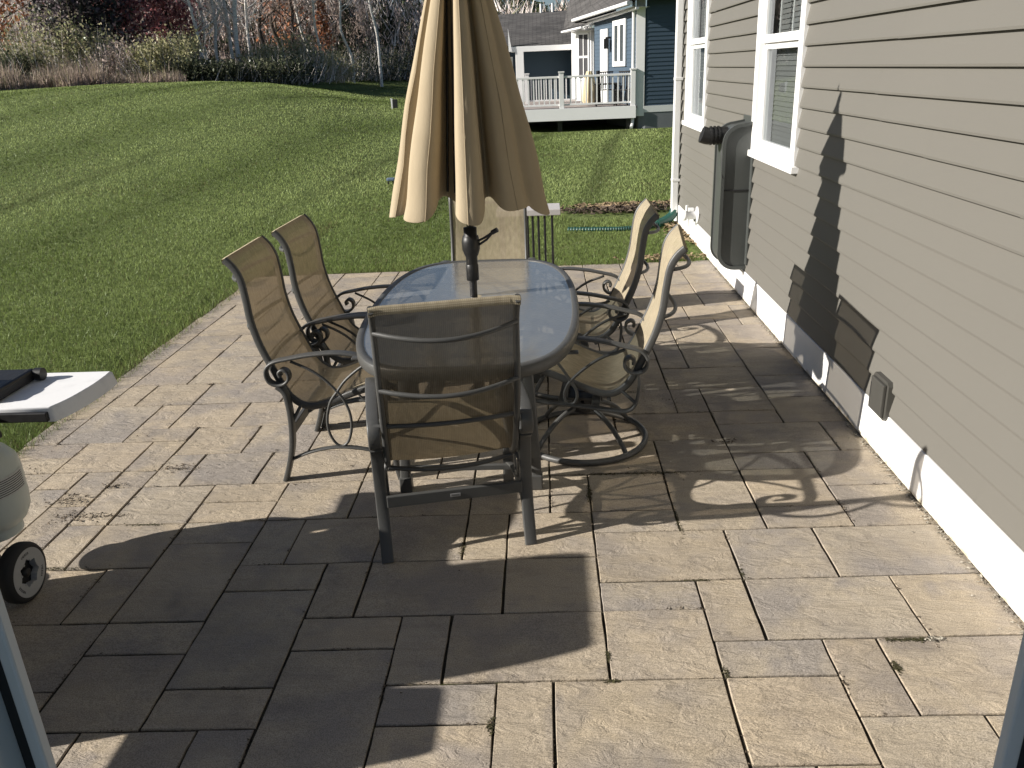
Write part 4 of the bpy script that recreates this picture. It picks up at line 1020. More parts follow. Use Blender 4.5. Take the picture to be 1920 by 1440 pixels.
# ------------------------------------------------------------------ the blue house next door
def blue_house():
    o0 = (2.86, 25.6, 0); h = empty('blue_house', o0, 0); tag(h, 'blue vinyl sided house with white trim and bay window beyond the lawn', 'house')
    inv = Matrix.Translation((-o0[0], -o0[1], 0))
    def B(mb, n, m, p=h): return mb.build(n, m, p, inv)
    def siding(mb, ax, ay, bx, by, z0, z1, ex=.115):
        d = Vector((bx - ax, by - ay, 0)).normalized(); nn = Vector((d.y, -d.x, 0)); k = 0; z = z0
        while z < z1 - .01:
            zt = min(z + ex, z1); lo = nn * .016; hi = nn * .003
            A, Bv = Vector((ax, ay, 0)), Vector((bx, by, 0))
            vs = [A + lo + Vector((0, 0, z)), Bv + lo + Vector((0, 0, z)), A + hi + Vector((0, 0, zt)), Bv + hi + Vector((0, 0, zt)), A + Vector((0, 0, z)), Bv + Vector((0, 0, z))]
            mb.add(vs, [(0, 1, 3, 2), (0, 4, 5, 1)]); z = zt
    zg = float(ground_z(3.2, 25.5)) - .1
    PH = R(14); dx, dy = -math.sin(PH), math.cos(PH)
    # gable end facing us (in grazing light) and the west wall
    ex_, ey_ = 7.5 * math.cos(R(7)), 7.5 * math.sin(R(7))
    mb = MB(); siding(mb, 3.02, 25.62, 3.02 + ex_, 25.62 + ey_, .55, 5.2); B(mb, 'front_wall', M['blue_siding'])
    P = lambda s: (2.84 + dx * s, 25.68 + dy * s)
    mb = MB(); a = P(4.3); b = P(0); siding(mb, a[0], a[1], b[0], b[1], .55, 3.3); B(mb, 'west_wall', M['lightblue'])
    mb = MB(); mb.prism([(2.83, 25.66), (3.03, 25.60), (3.03 + ex_, 25.60 + ey_), (3.03 + ex_, 32), P(4.3)], 2, zg, .52); B(mb, 'foundation', simple('grey_foundation', (.17, .18, .19), .9, 0, .2, 3))
    mb = MB(); mb.prism([(3.0, 25.585), (3.0 + ex_, 25.585 + ey_), (3.0 + ex_, 25.63 + ey_), (3.0, 25.63)], 2, .42, .60); B(mb, 'band_board', M['white_trim'])
    mb = MB(); mb.box(2.74, 2.99, 25.592, 25.72, .32, 4.2, .004); B(mb, 'corner_board', M['white_trim'])
    mb = MB(); mb.sweep([(2.66, 25.62, 3.5), (2.66, 25.62, .16), (2.64, 25.56, .08), (2.60, 25.40, .02)], rrect(.09, .07, .01, 1), (1, 0, 0)); B(mb, 'downspout', M['white_vinyl'])
    # solid core so that no sky shows through
    mb = MB(); c0 = P(.05); c1 = P(4.3); mb.prism([(c0[0] + .03, c0[1]), (3.02 + ex_, 25.66 + ey_), (3.02 + ex_, 34), (c1[0] + .03, c1[1] + .5), (c1[0] + .03, c1[1])], 2, .5, 3.25); B(mb, 'wall_core', M['lightblue'])
    # window in the west wall, door wing and lamp
    def wall_rect(mb, s0, s1, z0, z1, off, th=.03):
        (x0, y0), (x1, y1) = P(s0), P(s1); nx, ny = -dy * 1, dx
        nx, ny = -math.cos(PH), -math.sin(PH)
        q = [(x0 + nx * off, y0 + ny * off), (x1 + nx * off, y1 + ny * off), (x1 + nx * (off + th), y1 + ny * (off + th)), (x0 + nx * (off + th), y0 + ny * (off + th))]
        mb.prism(q, 2, z0, z1)
    mb = MB(); s0, s1, z0, z1 = 1.05, 2.25, 1.72, 3.05
    for (a, b, c, d) in ((s0, s0 + .18, z0, z1), (s1 - .18, s1, z0, z1), (s0 + .18, s1 - .18, z1 - .16, z1), (s0 + .18, s1 - .18, z0, z0 + .14), ((s0 + s1) / 2 - .10, (s0 + s1) / 2 + .10, z0 + .14, z1 - .16)): wall_rect(mb, a, b, c, d, .018, .05)
    w_ = B(mb, 'window', M['white_trim'])
    mb = MB(); wall_rect(mb, s0 + .18, s1 - .18, z0 + .14, z1 - .16, .018, .02); B(mb, 'pane', simple('far_window_pane', (.05, .06, .065), .12, 0, .1, 2), w_)
    mb = MB(); wall_rect(mb, 2.75, 3.5, .62, 2.85, .018, .05); d_ = B(mb, 'door', M['white_trim'])
    mb = MB(); (lx, ly) = P(2.55); mb.box(lx - .24, lx - .10, ly - .09, ly + .09, 2.25, 2.55, .02); mb.box(lx - .19, lx - .02, ly - .03, ly + .03, 2.55, 2.60); B(mb, 'wall_lamp', M['black_metal'])
    # bay with three tall windows
    bay = [(1.22, 30.9), (1.72, 30.55), (2.25, 30.75), (2.35, 32.4), (1.1, 32.4)]
    mb = MB(); mb.prism(bay, 2, .55, 2.95); B(mb, 'bay_wall', M['white_trim'])
    def bay_win(a, b, u0, u1):
        ax, ay = a; bx, by = b; d = Vector((bx - ax, by - ay, 0)); L = d.length; d.normalize(); nn = Vector((d.y, -d.x, 0))
        mb = MB()
        def r(u, v, z0, z1, off, th):
            p = Vector((ax, ay, 0)) + d * (L * u) + nn * off; q = Vector((ax, ay, 0)) + d * (L * v) + nn * off
            mb.prism([(p.x, p.y), (q.x, q.y), (q.x + nn.x * th, q.y + nn.y * th), (p.x + nn.x * th, p.y + nn.y * th)], 2, z0, z1)
        r(u0, u1, 1.35, 2.78, .004, .012); pn = mb; o = B(pn, 'window', M['darkroom'])
        mb = MB()
        for (u, v, z0, z1) in ((u0 - .02, u0 + .06, 1.3, 2.83), (u1 - .06, u1 + .02, 1.3, 2.83), (u0, u1, 2.78, 2.83), (u0, u1, 1.3, 1.37), (u0, u1, 2.03, 2.10), ((u0 + u1) / 2 - .02, (u0 + u1) / 2 + .02, 1.37, 2.78)): r(u, v, z0, z1, .005, .03)
        B(mb, 'frame', M['white_trim'], o)
    bay_win(bay[0], bay[1], .14, .86); bay_win(bay[1], bay[2], .14, .86)
    # roofs
    mb = MB(); A = (2.48, 25.05, 3.42); e1 = P(5.2)
    E1 = (e1[0] - .45, e1[1], 3.30); 
    mb.add([A, E1, (E1[0] + 3.6, E1[1] + .9, 5.6), (A[0] + 3.7, A[1] + .9, 5.75), (A[0] + 9, A[1] + 1.5, 3.42)], [(0, 1, 2, 3), (0, 3, 4)])
    mb.add([(p[0], p[1], p[2] - .12) for p in (A, E1, (E1[0] + 3.6, E1[1] + .9, 5.6), (A[0] + 3.7, A[1] + .9, 5.75))], [(0, 1, 2, 3)])
    rf = B(mb, 'roof', M['shingle'])
    mb = MB(); mb.sweep([(A[0], A[1], A[2] - .06), (E1[0], E1[1], E1[2] - .06)], rrect(.10, .16, .02, 1), None); mb.sweep([(A[0] + .22, A[1], A[2] - .20), (E1[0] + .30, E1[1], E1[2] - .22)], rrect(.06, .10, .02, 1), None); B(mb, 'gutter', M['white_vinyl'], rf)
    mb = MB(); mb.add([(A[0] + .05, A[1], A[2] - .16), (E1[0] + .05, E1[1], E1[2] - .16), (E1[0] + .8, E1[1] + .2, E1[2] - .16), (A[0] + .6, A[1] + .3, A[2] - .16)], [(0, 1, 2, 3)]); B(mb, 'soffit', M['white_vinyl'], rf)
    mb = MB(); zb = 2.98
    a0, a1, a2, a3 = (.78, 31.0, zb + .02), (1.42, 29.9, zb + .10), (2.5, 30.1, zb + .36), (3.2, 33.5, 5.2)
    mb.add([a0, a1, a2, a3, (1.05, 33.6, 4.0), (1.9, 35.4, 5.0)], [(0, 1, 4), (1, 2, 3), (1, 3, 4), (3, 5, 4)])
    rb = B(mb, 'bay_roof', M['shingle'])
    mb = MB(); mb.sweep([(a0[0], a0[1], a0[2] - .10), (a1[0], a1[1], a1[2] - .10)], rrect(.06, .20, .01, 1), None); mb.sweep([(a1[0], a1[1], a1[2] - .10), (a2[0], a2[1], a2[2] - .10)], rrect(.06, .14, .01, 1), None); B(mb, 'fascia', M['white_trim'], rb)
    mb = MB(); mb.prism([(1.05, 30.6), (1.5, 30.2), (2.4, 30.4), (2.4, 32.4), (1.1, 32.4)], 2, 2.90, 2.96); B(mb, 'bay_soffit', M['white_vinyl'], rb)
    # low rear wing with its porch
    mb = MB(); siding(mb, -1.9, 33.6, 1.4, 33.6, .55, 2.45); B(mb, 'wing_wall', M['blue_siding'])
    mb = MB(); mb.box(-3.2, -1.9, 33.3, 34, .0, 2.45); B(mb, 'wing_side', M['blue_siding'])
    mb = MB(); mb.add([(-2.6, 32.35, 2.58), (1.6, 32.35, 2.52), (1.9, 37, 3.95), (-3.2, 37, 3.86), (-4.6, 34.4, 2.95)], [(0, 1, 2, 3), (0, 3, 4)]); mb.add([(-3.2, 37, 3.86), (1.9, 37, 3.95), (1.9, 41, 2.4), (-3.2, 41, 2.4)], [(0, 1, 2, 3)])
    wr = B(mb, 'wing_roof', M['shingle'])
    for x in (.02, .50):
        mb = MB(); mb.tube([(x, 36.9, 3.7), (x, 36.9, 4.22)], .05, 8); B(mb, 'roof_vent', M['white_vinyl'], wr)
    mb = MB(); mb.box(-1.12, 1.42, 32.30, 32.42, 2.34, 2.53, .01); mb.prism([(-1.20, 2.36), (-1.08, 2.36), (-1.20, 3.15)], 1, 32.25, 32.34); B(mb, 'porch_fascia', M['white_trim'], wr)
    mb = MB(); mb.box(-.96, -.66, 32.3, 32.5, .6, 2.36, .01); B(mb, 'porch_post', M['white_trim'])
    mb = MB(); mb.box(-1.66, -1.1, 33.25, 33.58, .6, 2.2, .01); fd = B(mb, 'french_door', M['white_trim'])
    mb = MB(); mb.box(-1.58, -1.42, 33.235, 33.249, .75, 2.1); mb.box(-1.34, -1.18, 33.235, 33.249, .75, 2.1); B(mb, 'pane', M['darkroom'], fd)
blue_house()
def deck():
    t = empty('white_railed_deck', (.8, 25.6, 0)); tag(t, 'raised deck with white baluster railing in front of the blue house', 'deck'); inv = Matrix.Translation((-.8, -25.6, 0))
    B = lambda mb, n, m, p=t: mb.build(n, m, p, inv)
    mb = MB(); mb.box(-1.75, 2.78, 25.52, 32, .56, .62); B(mb, 'floor', M['deck_wood'])
    mb = MB(); mb.box(-1.77, 2.74, 25.48, 25.52, .28, .625, .004); mb.box(-1.79, -1.75, 25.52, 32, .28, .625); B(mb, 'fascia', M['white_trim'])
    for x in (-1.6, .5, 2.55):
        mb = MB(); mb.box(x - .07, x + .07, 25.7, 25.84, -.2, .56); B(mb, 'pier', M['black_metal'])
    mb = MB(); mb.box(-1.74, 2.7, 28.6, 28.7, -.3, .56); B(mb, 'skirt', M['darkroom'])
    def post(x, y, zt):
        mb = MB(); mb.box(x - .07, x + .07, y - .07, y + .07, .62, zt, .006); mb.prism([(x - .09, y - .09), (x + .09, y - .09), (x + .09, y + .09), (x - .09, y + .09)], 2, zt, zt + .035)
        B(mb, 'post', M['white_vinyl'])
    post(-1.66, 25.6, 1.58); post(.56, 25.6, 1.62); post(2.66, 25.6, 1.62); post(-.52, 29.6, 1.58)
    mb = MB(); mb.box(-1.6, 2.6, 25.56, 25.64, 1.47, 1.53, .006); B(mb, 'rail', M['white_vinyl']); mb = MB(); mb.box(-1.6, 2.6, 25.575, 25.625, .70, .75, .004); B(mb, 'rail', M['white_vinyl'])
    for x in np.arange(-1.5, 2.55, .155):
        if abs(x - .56) < .12: continue
        mb = MB(); mb.box(x - .019, x + .019, 25.581, 25.619, .75, 1.47); B(mb, 'baluster', M['white_vinyl'])
    mb = MB(); mb.box(-.45, 1.2, 29.56, 29.64, 1.42, 1.48); mb.box(-.45, 1.2, 29.575, 29.625, .70, .75)
    for x in np.arange(-.38, 1.2, .17): mb.box(x - .019, x + .019, 29.581, 29.619, .75, 1.42)
    B(mb, 'rear_railing', M['white_vinyl'])
deck()
def deck_things():
    t = empty('folded_umbrella', (1.45, 27.0, .62)); tag(t, 'folded cream umbrella standing on the deck behind the white railing', 'umbrella')
    mb = MB(); pr = [(.16, .05), (.22, .15), (.20, .45), (.15, .75), (.07, 1.0)]
    vs = []; N = 28
    for r_, z in pr:
        for i in range(N):
            a = 2 * PI * i / N; q = r_ * (1 + .18 * math.cos(7 * a)); vs.append((q * math.cos(a), q * math.sin(a), z))
    mb.add(vs, [(q * N + i, q * N + (i + 1) % N, (q + 1) * N + (i + 1) % N, (q + 1) * N + i) for q in range(len(pr) - 1) for i in range(N)], True); mb.build('canopy', simple('cream_canvas', (.66, .56, .36), .8, 0, .1, 8), t)
    mb = MB(); mb.tube([(.32, .1, 0), (.28, .1, 1.0)], .06, 10); mb.build('pole', M['black_metal'], t)
    def dchair(x, y, rz, lab):
        c = empty('deck_chair', (x, y, .62), rz); tag(c, lab, 'chair', 'dark chairs on the deck next door'); fm = M['black_metal']
        mb = MB(); mb.box(-.24, .24, -.24, .22, .42, .45, .01); mb.build('seat', fm, c)
        mb = MB()
        for k in range(7): xx = -.21 + k * .07; mb.box(xx - .012, xx + .012, .20, .225, .46, .93)
        mb.box(-.25, .25, .195, .23, .93, .97, .006); mb.build('backrest', fm, c)
        for sx in (-.22, .22):
            for sy in (-.21, .20):
                mb = MB(); mb.box(sx - .018, sx + .018, sy - .018, sy + .018, 0, .42); mb.build('leg', fm, c)
            mb = MB(); mb.box(sx - .02, sx + .02, -.2, .2, .62, .64); mb.box(sx - .014, sx + .014, -.19, -.16, .45, .62); mb.build('arm', fm, c)
    dchair(2.02, 27.1, .2, 'black slatted deck chair with its tall back showing over the railing')
    dchair(2.45, 26.3, -.5, 'black deck chair close to the corner board of the blue house')
    t = empty('deck_table', (1.95, 26.4, .62)); tag(t, 'small dark table between the black chairs on the deck', 'table')
    mb = MB(); mb.box(-.4, .35, -.3, .3, .60, .64, .01); mb.build('tabletop', M['black_metal'], t)
    for sx in (-.33, .28):
        for sy in (-.24, .24):
            mb = MB(); mb.box(sx - .02, sx + .02, sy - .02, sy + .02, 0, .6); mb.build('leg', M['black_metal'], t)
deck_things()

# ------------------------------------------------------------------ trees and shrubs
def leaf_cards(q, centers, size, cols, var=.3, up=0.0):
    n = len(centers); a = q.normal(size=(n, 3)); a /= np.linalg.norm(a, axis=1)[:, None]
    b = np.cross(a, q.normal(size=(n, 3))); b /= np.linalg.norm(b, axis=1)[:, None]
    s = size * (.5 + q.random(n))[:, None]
    V = np.stack([centers - a * s - b * s * .45, centers + a * s * .2 - b * s * .6, centers + a * s + b * s * .1, centers - a * s * .1 + b * s * .6], 1)
    c = np.array(cols)[q.integers(0, len(cols), n)] * (1 - var + 2 * var * q.random(n))[:, None]
    return V.reshape(-1, 3), np.arange(4 * n).reshape(n, 4), np.repeat(c, 4, 0)
def twig_tris(q, p0, dirs, lens, wid, cols, bend=.25):
    """long thin triangles"""
    n = len(p0); d = dirs / np.linalg.norm(dirs, axis=1)[:, None]
    side = np.cross(d, q.normal(size=(n, 3))); side /= np.linalg.norm(side, axis=1)[:, None]
    w = (wid * (.6 + .8 * q.random(n)))[:, None]
    tip = p0 + d * lens[:, None] + q.normal(size=(n, 3)) * lens[:, None] * bend * .4
    V = np.stack([p0 - side * w, p0 + side * w, tip], 1)
    c = np.array(cols)[q.integers(0, len(cols), n)] * (.7 + .6 * q.random(n))[:, None]
    return V.reshape(-1, 3), np.arange(3 * n).reshape(n, 3), np.repeat(c, 3, 0)
def limb_paths(q, H, r0, nb, spread, z0=.25, lean=(0, 0)):
    trunk = [Vector((lean[0] * (z / H) ** 1.3 + .12 * q.normal() * (z > 0), lean[1] * (z / H) + .12 * q.normal() * (z > 0), z)) for z in np.linspace(0, H, 8)]
    out = [(cr(trunk, 3), r0)]
    tp = cr(trunk, 6)
    for k in range(nb):
        f = z0 + (1 - z0) * (k + q.random()) / nb * .95; p = tp[int(f * (len(tp) - 1))]
        a = q.random() * 2 * PI; L = spread * (1.15 - f) * (.6 + .7 * q.random())
        pts = [p]
        for s in range(1, 5):
            u = s / 4; pts.append(p + Vector((math.cos(a) * L * u + .15 * L * q.normal() * u, math.sin(a) * L * u + .15 * L * q.normal() * u, L * (.55 * u + .55 * u * u))))
        out.append((cr(pts, 2), r0 * .42 * (1.1 - f)))
    return out
def build_limbs(paths, mat, parent, name='trunk'):
    mb = MB()
    for P_, r_ in paths:
        n = len(P_); mb.tube(P_, r_, 7, scale=[1 - .86 * i / (n - 1) for i in range(n)])
    return mb.build(name, mat, parent)
PAL = dict(rust=[(.36, .15, .075), (.28, .11, .06), (.40, .21, .11)], burg=[(.30, .125, .13), (.22, .085, .095), (.44, .26, .245), (.13, .06, .068)], dark=[(.030, .034, .032), (.045, .048, .042), (.040, .030, .036), (.16, .13, .14)],
           ever=[(.040, .052, .030), (.058, .070, .036), (.030, .038, .026)], olive=[(.19, .19, .10), (.24, .23, .13), (.13, .14, .07), (.27, .23, .16)], ygreen=[(.25, .25, .10), (.18, .20, .08), (.29, .27, .13)],
           dgreen=[(.085, .10, .058), (.115, .13, .072), (.06, .07, .045), (.20, .20, .13)], grey=[(.40, .365, .345), (.31, .285, .27), (.50, .46, .43)], brown=[(.31, .245, .21), (.23, .185, .16), (.40, .32, .275)], yellow=[(.36, .30, .10), (.28, .25, .10)], mid=[(.055, .075, .022), (.075, .095, .030), (.04, .055, .018)])
PAL['ygreen'] = [(.26, .25, .13), (.20, .20, .10), (.30, .275, .16)]
for _k, _g in dict(grey=1.9, brown=1.9, olive=1.6, ygreen=1.4, dgreen=.8, burg=1.5, rust=1.3, ever=1.2, dark=1.3).items(): PAL[_k] = [tuple(x * _g for x in c) for c in PAL[_k]]
def make_tree(name, label, cat, group, kind, pal, H, spread, seed, bark='bark', n=2600, size=.13, base=.12, lean=(0, 0), nb=16, r0=.13):
    q = np.random.default_rng(seed); t = empty(name); tag(t, label, cat, group)
    paths = limb_paths(q, H, r0, nb, spread, max(.10, base), lean); build_limbs(paths, M[bark], t)
    tips = np.array([tuple(P_[int((.35 + .65 * u) * (len(P_) - 1))]) for P_, r_ in paths[1:] for u in (0, .3, .55, .8, 1.0)] + [tuple(paths[0][0][-1])])
    if kind == 'leafy':
        cl = tips[q.integers(0, len(tips), n)] + q.normal(size=(n, 3)) * spread * np.array([.16, .16, .13])
        low = np.stack([q.normal(size=n // 3) * spread * .34, q.normal(size=n // 3) * spread * .34, H * (base + (.5) * q.random(n // 3))], -1)
        V, F, c = leaf_cards(q, np.concatenate([cl, low]), size, PAL[pal]); npmesh('crown', V, F, M['leaf'], t, c)
    elif kind == 'cone':
        z = H * (base + (1 - base) * q.random(n) ** 1.5); a = q.random(n) * 2 * PI; k = (1 - z / H)
        lay = .72 + .28 * np.sin(z * 5.5 + a * 2 + seed); r_ = spread * (k ** .85) * lay * np.sqrt(q.random(n)) ** .6
        P_ = np.stack([r_ * np.cos(a), r_ * np.sin(a), z - .28 * r_], -1); V, F, c = leaf_cards(q, P_, size, PAL[pal]); npmesh('crown', V, F, M['leaf'], t, c)
    else:
        m = n; p0 = tips[q.integers(0, len(tips), m)] + q.normal(size=(m, 3)) * .14 * spread
        d = q.normal(size=(m, 3)) + np.array([0, 0, .75]) + .6 * p0 / max(1, spread) * np.array([1, 1, 0])
        V, F, c = twig_tris(q, p0, d, (.35 + .8 * q.random(m)) * spread * .34, np.full(m, .011), PAL[pal]); npmesh('twigs', V, F, M['twig'], t, c)
    return t
def make_shrub(name, label, group, pal, H, W, seed, n=1800, stems=True, size=.062, cat='shrub'):
    q = np.random.default_rng(seed); t = empty(name); tag(t, label, cat, group)
    m = 420; p0 = np.stack([q.normal(size=m) * W * .28, q.normal(size=m) * W * .22, np.abs(q.normal(size=m)) * .1 * H], -1)
    d = np.stack([p0[:, 0] * .9 / W + q.normal(size=m) * .25, q.normal(size=m) * .3, np.full(m, 1.0)], -1)
    V, F, c = twig_tris(q, p0, d, H * (.55 + .55 * q.random(m)), np.full(m, .014), PAL['grey'] + PAL[pal]); npmesh('stems', V, F, M['twig'], t, c)
    nb = 14; cen = np.stack([q.normal(size=nb) * W * .30, q.normal(size=nb) * W * .25, H * (.30 + .55 * q.random(nb))], -1)
    P_ = cen[q.integers(0, nb, n)] + q.normal(size=(n, 3)) * np.array([W * .17, W * .17, H * .15]); P_[:, 2] = np.abs(P_[:, 2])
    V, F, c = leaf_cards(q, P_, size, PAL[pal]); npmesh('foliage', V, F, M['leaf'], t, c)
    return t
def put(t, brg, d, s=1.0, rz=0.0):
    b = R(brg); x, y = d * math.sin(b), d * math.cos(b)
    t.location = (x, y, float(ground_z(x, y)) - .05); t.scale = (s, s, s); t.rotation_euler.z = rz; return t
def again(src, label, brg, d, s, rz):
    c = copy_tree(src); c['label'] = label; return put(c, brg, d, s, rz)
G1, G2, G3 = 'trees of the wood edge beyond the lawn', 'white barked bare trees of the wood edge', 'shrubs along the far edge of the lawn'
def bearing(px): return math.degrees(math.atan((px - 960) / 1640.0)) - 2.2
b = bearing
put(make_tree('rusty_tree', 'orange rust coloured tree at the far left edge of the wood', 'tree', G1, 'leafy', 'rust', 9, 2.6, 1, n=2600, size=.09, base=.22), b(-10), 50, 1)
put(make_tree('dark_tree', 'broad blackish purple tree between the olive bush and the burgundy tree', 'tree', G1, 'leafy', 'dark', 9.5, 2.5, 2, n=8000, size=.10, base=.08), b(183), 46.5, 1)
T3 = put(make_tree('burgundy_tree', 'burgundy leaved tree right beside the blackish purple tree', 'tree', G1, 'leafy', 'burg', 9, 1.75, 3, n=6000, size=.085, base=.16), b(265), 48, 1)
again(T3, 'burgundy leaved tree next to the white birch cluster', b(335), 49.5, .98, 2.1)
T5 = put(make_tree('birch_tree', 'pale leaning birch stem above the olive bush', 'tree', G2, 'bare', 'grey', 11, 2.6, 5, 'birch', 1300, base=.35, lean=(-1.6, .4), nb=12, r0=.09), b(155), 47, 1)
q = random.Random(12)
for i, (px, d, s, lab) in enumerate([(385, 47, .9, 'leftmost white birch of the cluster right of the burgundy trees'), (402, 50, 1.0, 'forked white birch second from the burgundy trees'), (425, 48, .95, 'white birch in the middle of the pale cluster'), (446, 49, 1.05, 'straight white birch on the right of the pale cluster middle'), (462, 47.5, 1.0, 'thickest white birch of the cluster'), (482, 51, .95, 'rightmost white birch of the cluster beside the dark trunks')]):
    t = make_tree('birch_tree', lab, 'tree', G2, 'bare', 'grey', 11, 2.3, 20 + i, 'birch', 1000, base=.22, lean=(q.uniform(-.7, .7), 0), nb=15, r0=.11 + .03 * (i == 4)); put(t, b(px), d, s, q.random() * .6)
for i, (px, d, L, lab) in enumerate([(600, 55, -2.6, 'pale trunk leaning left over the brown thicket'), (614, 53, -.5, 'short pale stem beside the rusty spruce'), (668, 54, -1.0, 'tall pale trunk right of the rusty spruce'), (648, 62, .3, 'grey trunk standing behind the rusty spruce'), (720, 52, -.6, 'pale stem in the shade by the closed umbrella')]):
    t = make_tree('pale_tree', lab, 'tree', G2, 'bare', 'grey', 10.5, 2.2, 40 + i, 'birch' if i != 3 else 'greybark', 700, base=.35, lean=(L, 0), nb=10, r0=.10); put(t, b(px), d, 1, 0)
for i, (px, d, pal, lab) in enumerate([(540, 57, 'rust', 'russet leaved tree behind the dark bare trunks'), (655, 66, 'brown', 'brown leaved tree behind the tall pale trunk')]):
    put(make_tree('leafy_tree', lab, 'tree', G1, 'leafy', pal, 10, 2.6, 140 + i, 'greybark', n=1500, size=.10, base=.2, nb=16, r0=.10), b(px), d, 1, i)
put(make_tree('rusty_spruce', 'narrow rust brown conifer among the pale trunks', 'tree', G1, 'cone', 'rust', 5.6, 1.25, 50, n=1500, size=.09, base=.12), b(622), 57, 1)
for i, (px, d, s, lab) in enumerate([(508, 53, 1.0, 'dark bare trunk just right of the birches'), (535, 55, 1.1, 'reddish brown bare tree with twiggy crown'), (562, 54, .9, 'dark bare tree left of the leaning pale trunk')]):
    t = make_tree('bare_tree', lab, 'tree', G1, 'bare', 'brown', 10, 3.0, 60 + i, 'bark', 2200, base=.25, nb=18, r0=.15); put(t, b(px), d, s, i)
for i, (px, d, s, lab) in enumerate([(30, 54, 1.0, 'grey twiggy bare tree beside the rust coloured tree'), (75, 52, .85, 'grey bare sapling behind the olive bush'), (110, 55, 1.0, 'grey bare tree left of the leaning birch'), (575, 60, 1.0, 'brown grey bare tree behind the thicket'), (678, 60, .72, 'grey brown bare tree left of the dark evergreen')]):
    t = make_tree('bare_tree', lab, 'tree', G1, 'bare', 'grey' if i < 3 else 'brown', 9.5, 2.8, 70 + i, 'greybark', 2600, base=.16, nb=18, r0=.08); put(t, b(px), d, s, i)
E1 = put(make_tree('pine_tree', 'dark evergreen tree low beside the closed umbrella', 'tree', G1, 'cone', 'ever', 8.4, 2.3, 80, n=3600, size=.17, base=.05), b(740), 64, .72)
again(E1, 'dark evergreen in front of the yellow topped tree', b(672), 60, .70, 1.2)
again(E1, 'tall evergreen whose top stands against the sky left of the umbrella', b(740), 88, .95, 2.4)
put(make_tree('yellow_tree', 'yellow leaved tree top against the sky left of the umbrella', 'tree', G1, 'leafy', 'yellow', 9.8, 2.4, 81, n=2200, size=.16, base=.4), b(706), 84, .74)
put(make_tree('bare_tree', 'dark tree just left of the yellow leaved tree top', 'tree', G1, 'leafy', 'dark', 9.5, 2.4, 82, n=2600, size=.16, base=.1), b(668), 80, .88)
put(make_tree('dark_tree', 'dark tree mass behind the far end of the valley', 'tree', G1, 'leafy', 'ever', 8.4, 3.2, 83, n=4200, size=.18, base=.04), b(770), 74, .72)
B1 = put(make_tree('leafy_tree', 'green tree showing above the wing roof beside the umbrella', 'tree', 'green trees behind the grey roofs', 'leafy', 'mid', 8.0, 2.6, 90, n=3200, size=.17, base=.2), b(948), 78, .83)
again(B1, 'dark green tree above the middle of the wing roof', b(985), 74, .86, 1.0); again(B1, 'green tree above the wing roof close to the main roof', b(1018), 80, .82, 2.0); again(B1, 'green tree hidden mostly behind the folded umbrella', b(905), 82, .86, 3.0)
for i, (px, d, pal, H, W, lab) in enumerate([(45, 46, 'olive', 2.0, 3.4, 'pale olive bush at the left end of the lawn edge'), (105, 45.5, 'olive', 3.0, 4.2, 'big pale olive bush behind the dry grass'), (185, 45, 'olive', 2.3, 3.2, 'olive bush below the blackish purple tree'), (225, 44, 'brown', 1.9, 2.6, 'grey brown bush right of the olive bushes'), (298, 43, 'ygreen', 1.8, 2.0, 'yellow green bush below the burgundy trees'), (345, 43.5, 'ygreen', 2.1, 1.9, 'bright yellow green bush left of the birches'),
    (385, 43, 'dgreen', 1.05, 2.4, 'dark green bush below the leftmost birch'), (425, 43, 'dgreen', .95, 2.8, 'dark green bush below the middle birches'), (468, 43, 'dgreen', 1.1, 2.4, 'dark green bush below the thickest birch'), (510, 43.5, 'dgreen', 1.2, 2.6, 'dark bush below the dark bare trunk'), (550, 44, 'dgreen', 1.35, 2.4, 'dark bush at the top of the shaded slope'), (505, 46, 'ygreen', 1.7, 2.0, 'yellow green bush behind the dark bushes'), (575, 49, 'olive', 2.5, 3.0, 'olive bush below the leaning pale trunk'),
    (632, 52, 'ygreen', 1.6, 2.0, 'pale yellow bush at the end of the shaded valley'), (600, 50, 'olive', 1.5, 2.0, 'small olive bush below the rusty spruce'), (660, 56, 'dgreen', 2.0, 3.0, 'dark bush right of the pale yellow bush'), (700, 58, 'dgreen', 2.2, 3.4, 'dark bush below the dark evergreen'), (745, 60, 'dgreen', 2.2, 3.6, 'dark bush behind the umbrella edge'), (10, 44, 'dgreen', 1.5, 2.4, 'dark green bush at the far left behind the dry grass'), (150, 47, 'dgreen', 1.7, 3.0, 'green bush under the leaning birch')]):
    put(make_shrub('bush', lab, G3, pal, H, W, 100 + i, n=2600 if d < 48 else 1800), b(px), d, 1, i)
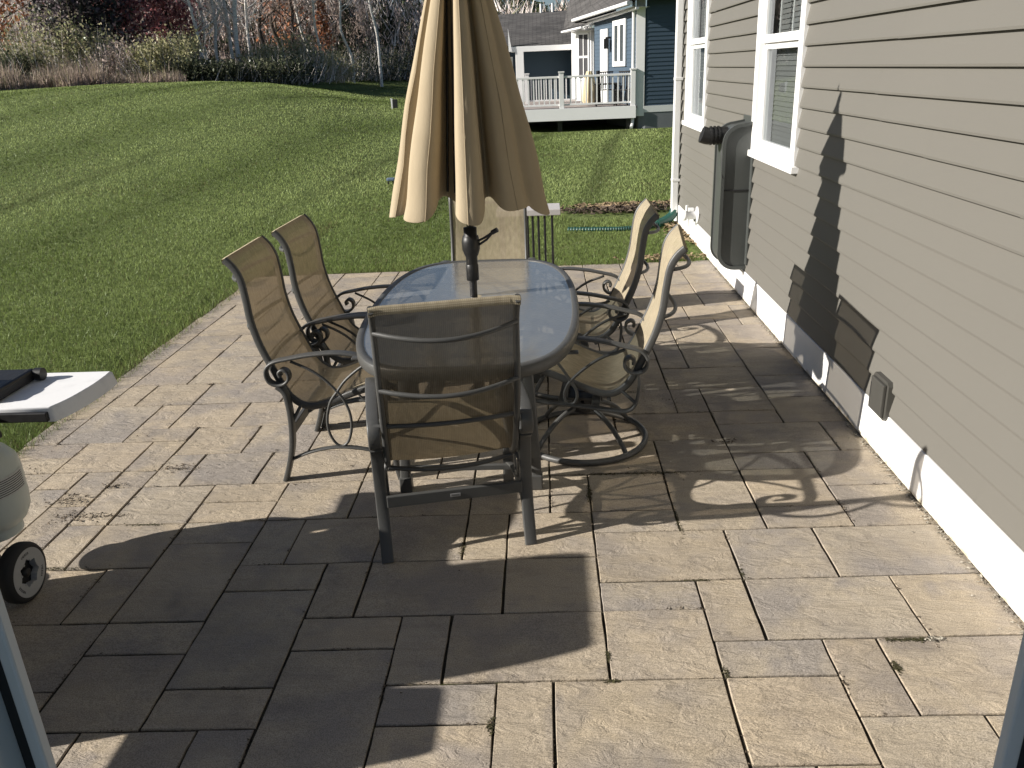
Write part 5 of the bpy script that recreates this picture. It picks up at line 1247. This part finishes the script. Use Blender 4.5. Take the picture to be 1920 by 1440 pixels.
def wood_mass():
    q = np.random.default_rng(77); n = 62000
    br = np.radians(np.interp(q.random(n), [0, 1], [-37, 3])); d = 60 + 34 * q.random(n)
    top = np.interp(np.degrees(br), [-37, -12.5, -11, -9.5, -5, 3], [9.5, 9.3, 6.9, 6.0, 5.4, 5.2]) * (.78 + .35 * vnoise(np.degrees(br) * 1.3, d * .1))
    x, y = d * np.sin(br), d * np.cos(br); z = ground_z(x, y) + top * q.random(n)
    d0 = np.stack([q.normal(size=n) * .5, q.normal(size=n) * .5, np.full(n, 1.0)], -1)
    cols = np.array(PAL['grey'] + PAL['brown'] + PAL['dgreen']) * 1.15
    V, F, c = twig_tris(q, np.stack([x, y, z], -1), d0, .5 + 1.5 * q.random(n), np.full(n, .04), cols)
    o = npmesh('far_wood', V, F, M['twig'], colors=c); tag(o, 'hazy grey brown mass of bare wood behind the nearer trees', 'woods', kind='stuff')
    n = 9000; br = np.radians(-38 + 45 * q.random(n)); d = 62 + 30 * q.random(n); x, y = d * np.sin(br), d * np.cos(br); z = ground_z(x, y) + 3.0 * q.random(n) ** 1.4
    V, F, c = leaf_cards(q, np.stack([x, y, z], -1), .30, PAL['dgreen'] + PAL['brown'] + PAL['ever']); o = npmesh('undergrowth', V, F, M['leaf'], colors=c); tag(o, 'dark undergrowth at the foot of the far wood', 'undergrowth', kind='stuff')
    n = 30000; br = np.radians(-40 + 46 * q.random(n)); d = 96 + 26 * q.random(n); x, y = d * np.sin(br), d * np.cos(br); tp = np.interp(np.degrees(br), [-40, -13, -11, -9.5, -5, 3], [13, 11.5, 7.8, 6.6, 5.8, 5.8]) * (.85 + .25 * vnoise(np.degrees(br) * 1.7, np.zeros(n))); z = ground_z(x, y) + tp * q.random(n)
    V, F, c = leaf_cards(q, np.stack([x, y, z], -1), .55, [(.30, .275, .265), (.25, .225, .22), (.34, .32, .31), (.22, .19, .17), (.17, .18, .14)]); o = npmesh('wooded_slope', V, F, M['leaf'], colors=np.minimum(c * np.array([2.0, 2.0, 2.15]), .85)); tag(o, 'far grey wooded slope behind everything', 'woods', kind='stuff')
    # dry grass along the crest on the left
    n = 19000; br = np.radians(-36 + 13.5 * q.random(n) ** 1.5); d = 39.5 + 4.5 * q.random(n) + 1.2 * vnoise(np.degrees(br), np.zeros(n)); x, y = d * np.sin(br), d * np.cos(br); z = ground_z(x, y)
    d0 = np.stack([q.normal(size=n) * .22, q.normal(size=n) * .22, np.full(n, 1.0)], -1)
    V, F, c = twig_tris(q, np.stack([x, y, z], -1), d0, (.30 + .85 * q.random(n) ** 1.3) * (.35 + 1.0 * vnoise(np.degrees(br) * 2.2, d * .8)) * (.55 + .45 * (np.degrees(br) < -27)), np.full(n, .017), [(.62, .49, .40), (.52, .40, .33), (.72, .58, .47), (.44, .35, .27), (.36, .33, .18)])
    o = npmesh('dry_meadow_grass', V, F, M['blade'], colors=c); tag(o, 'band of tall dry pinkish tan grass at the lawn edge', 'dry grass', kind='stuff')
wood_mass()
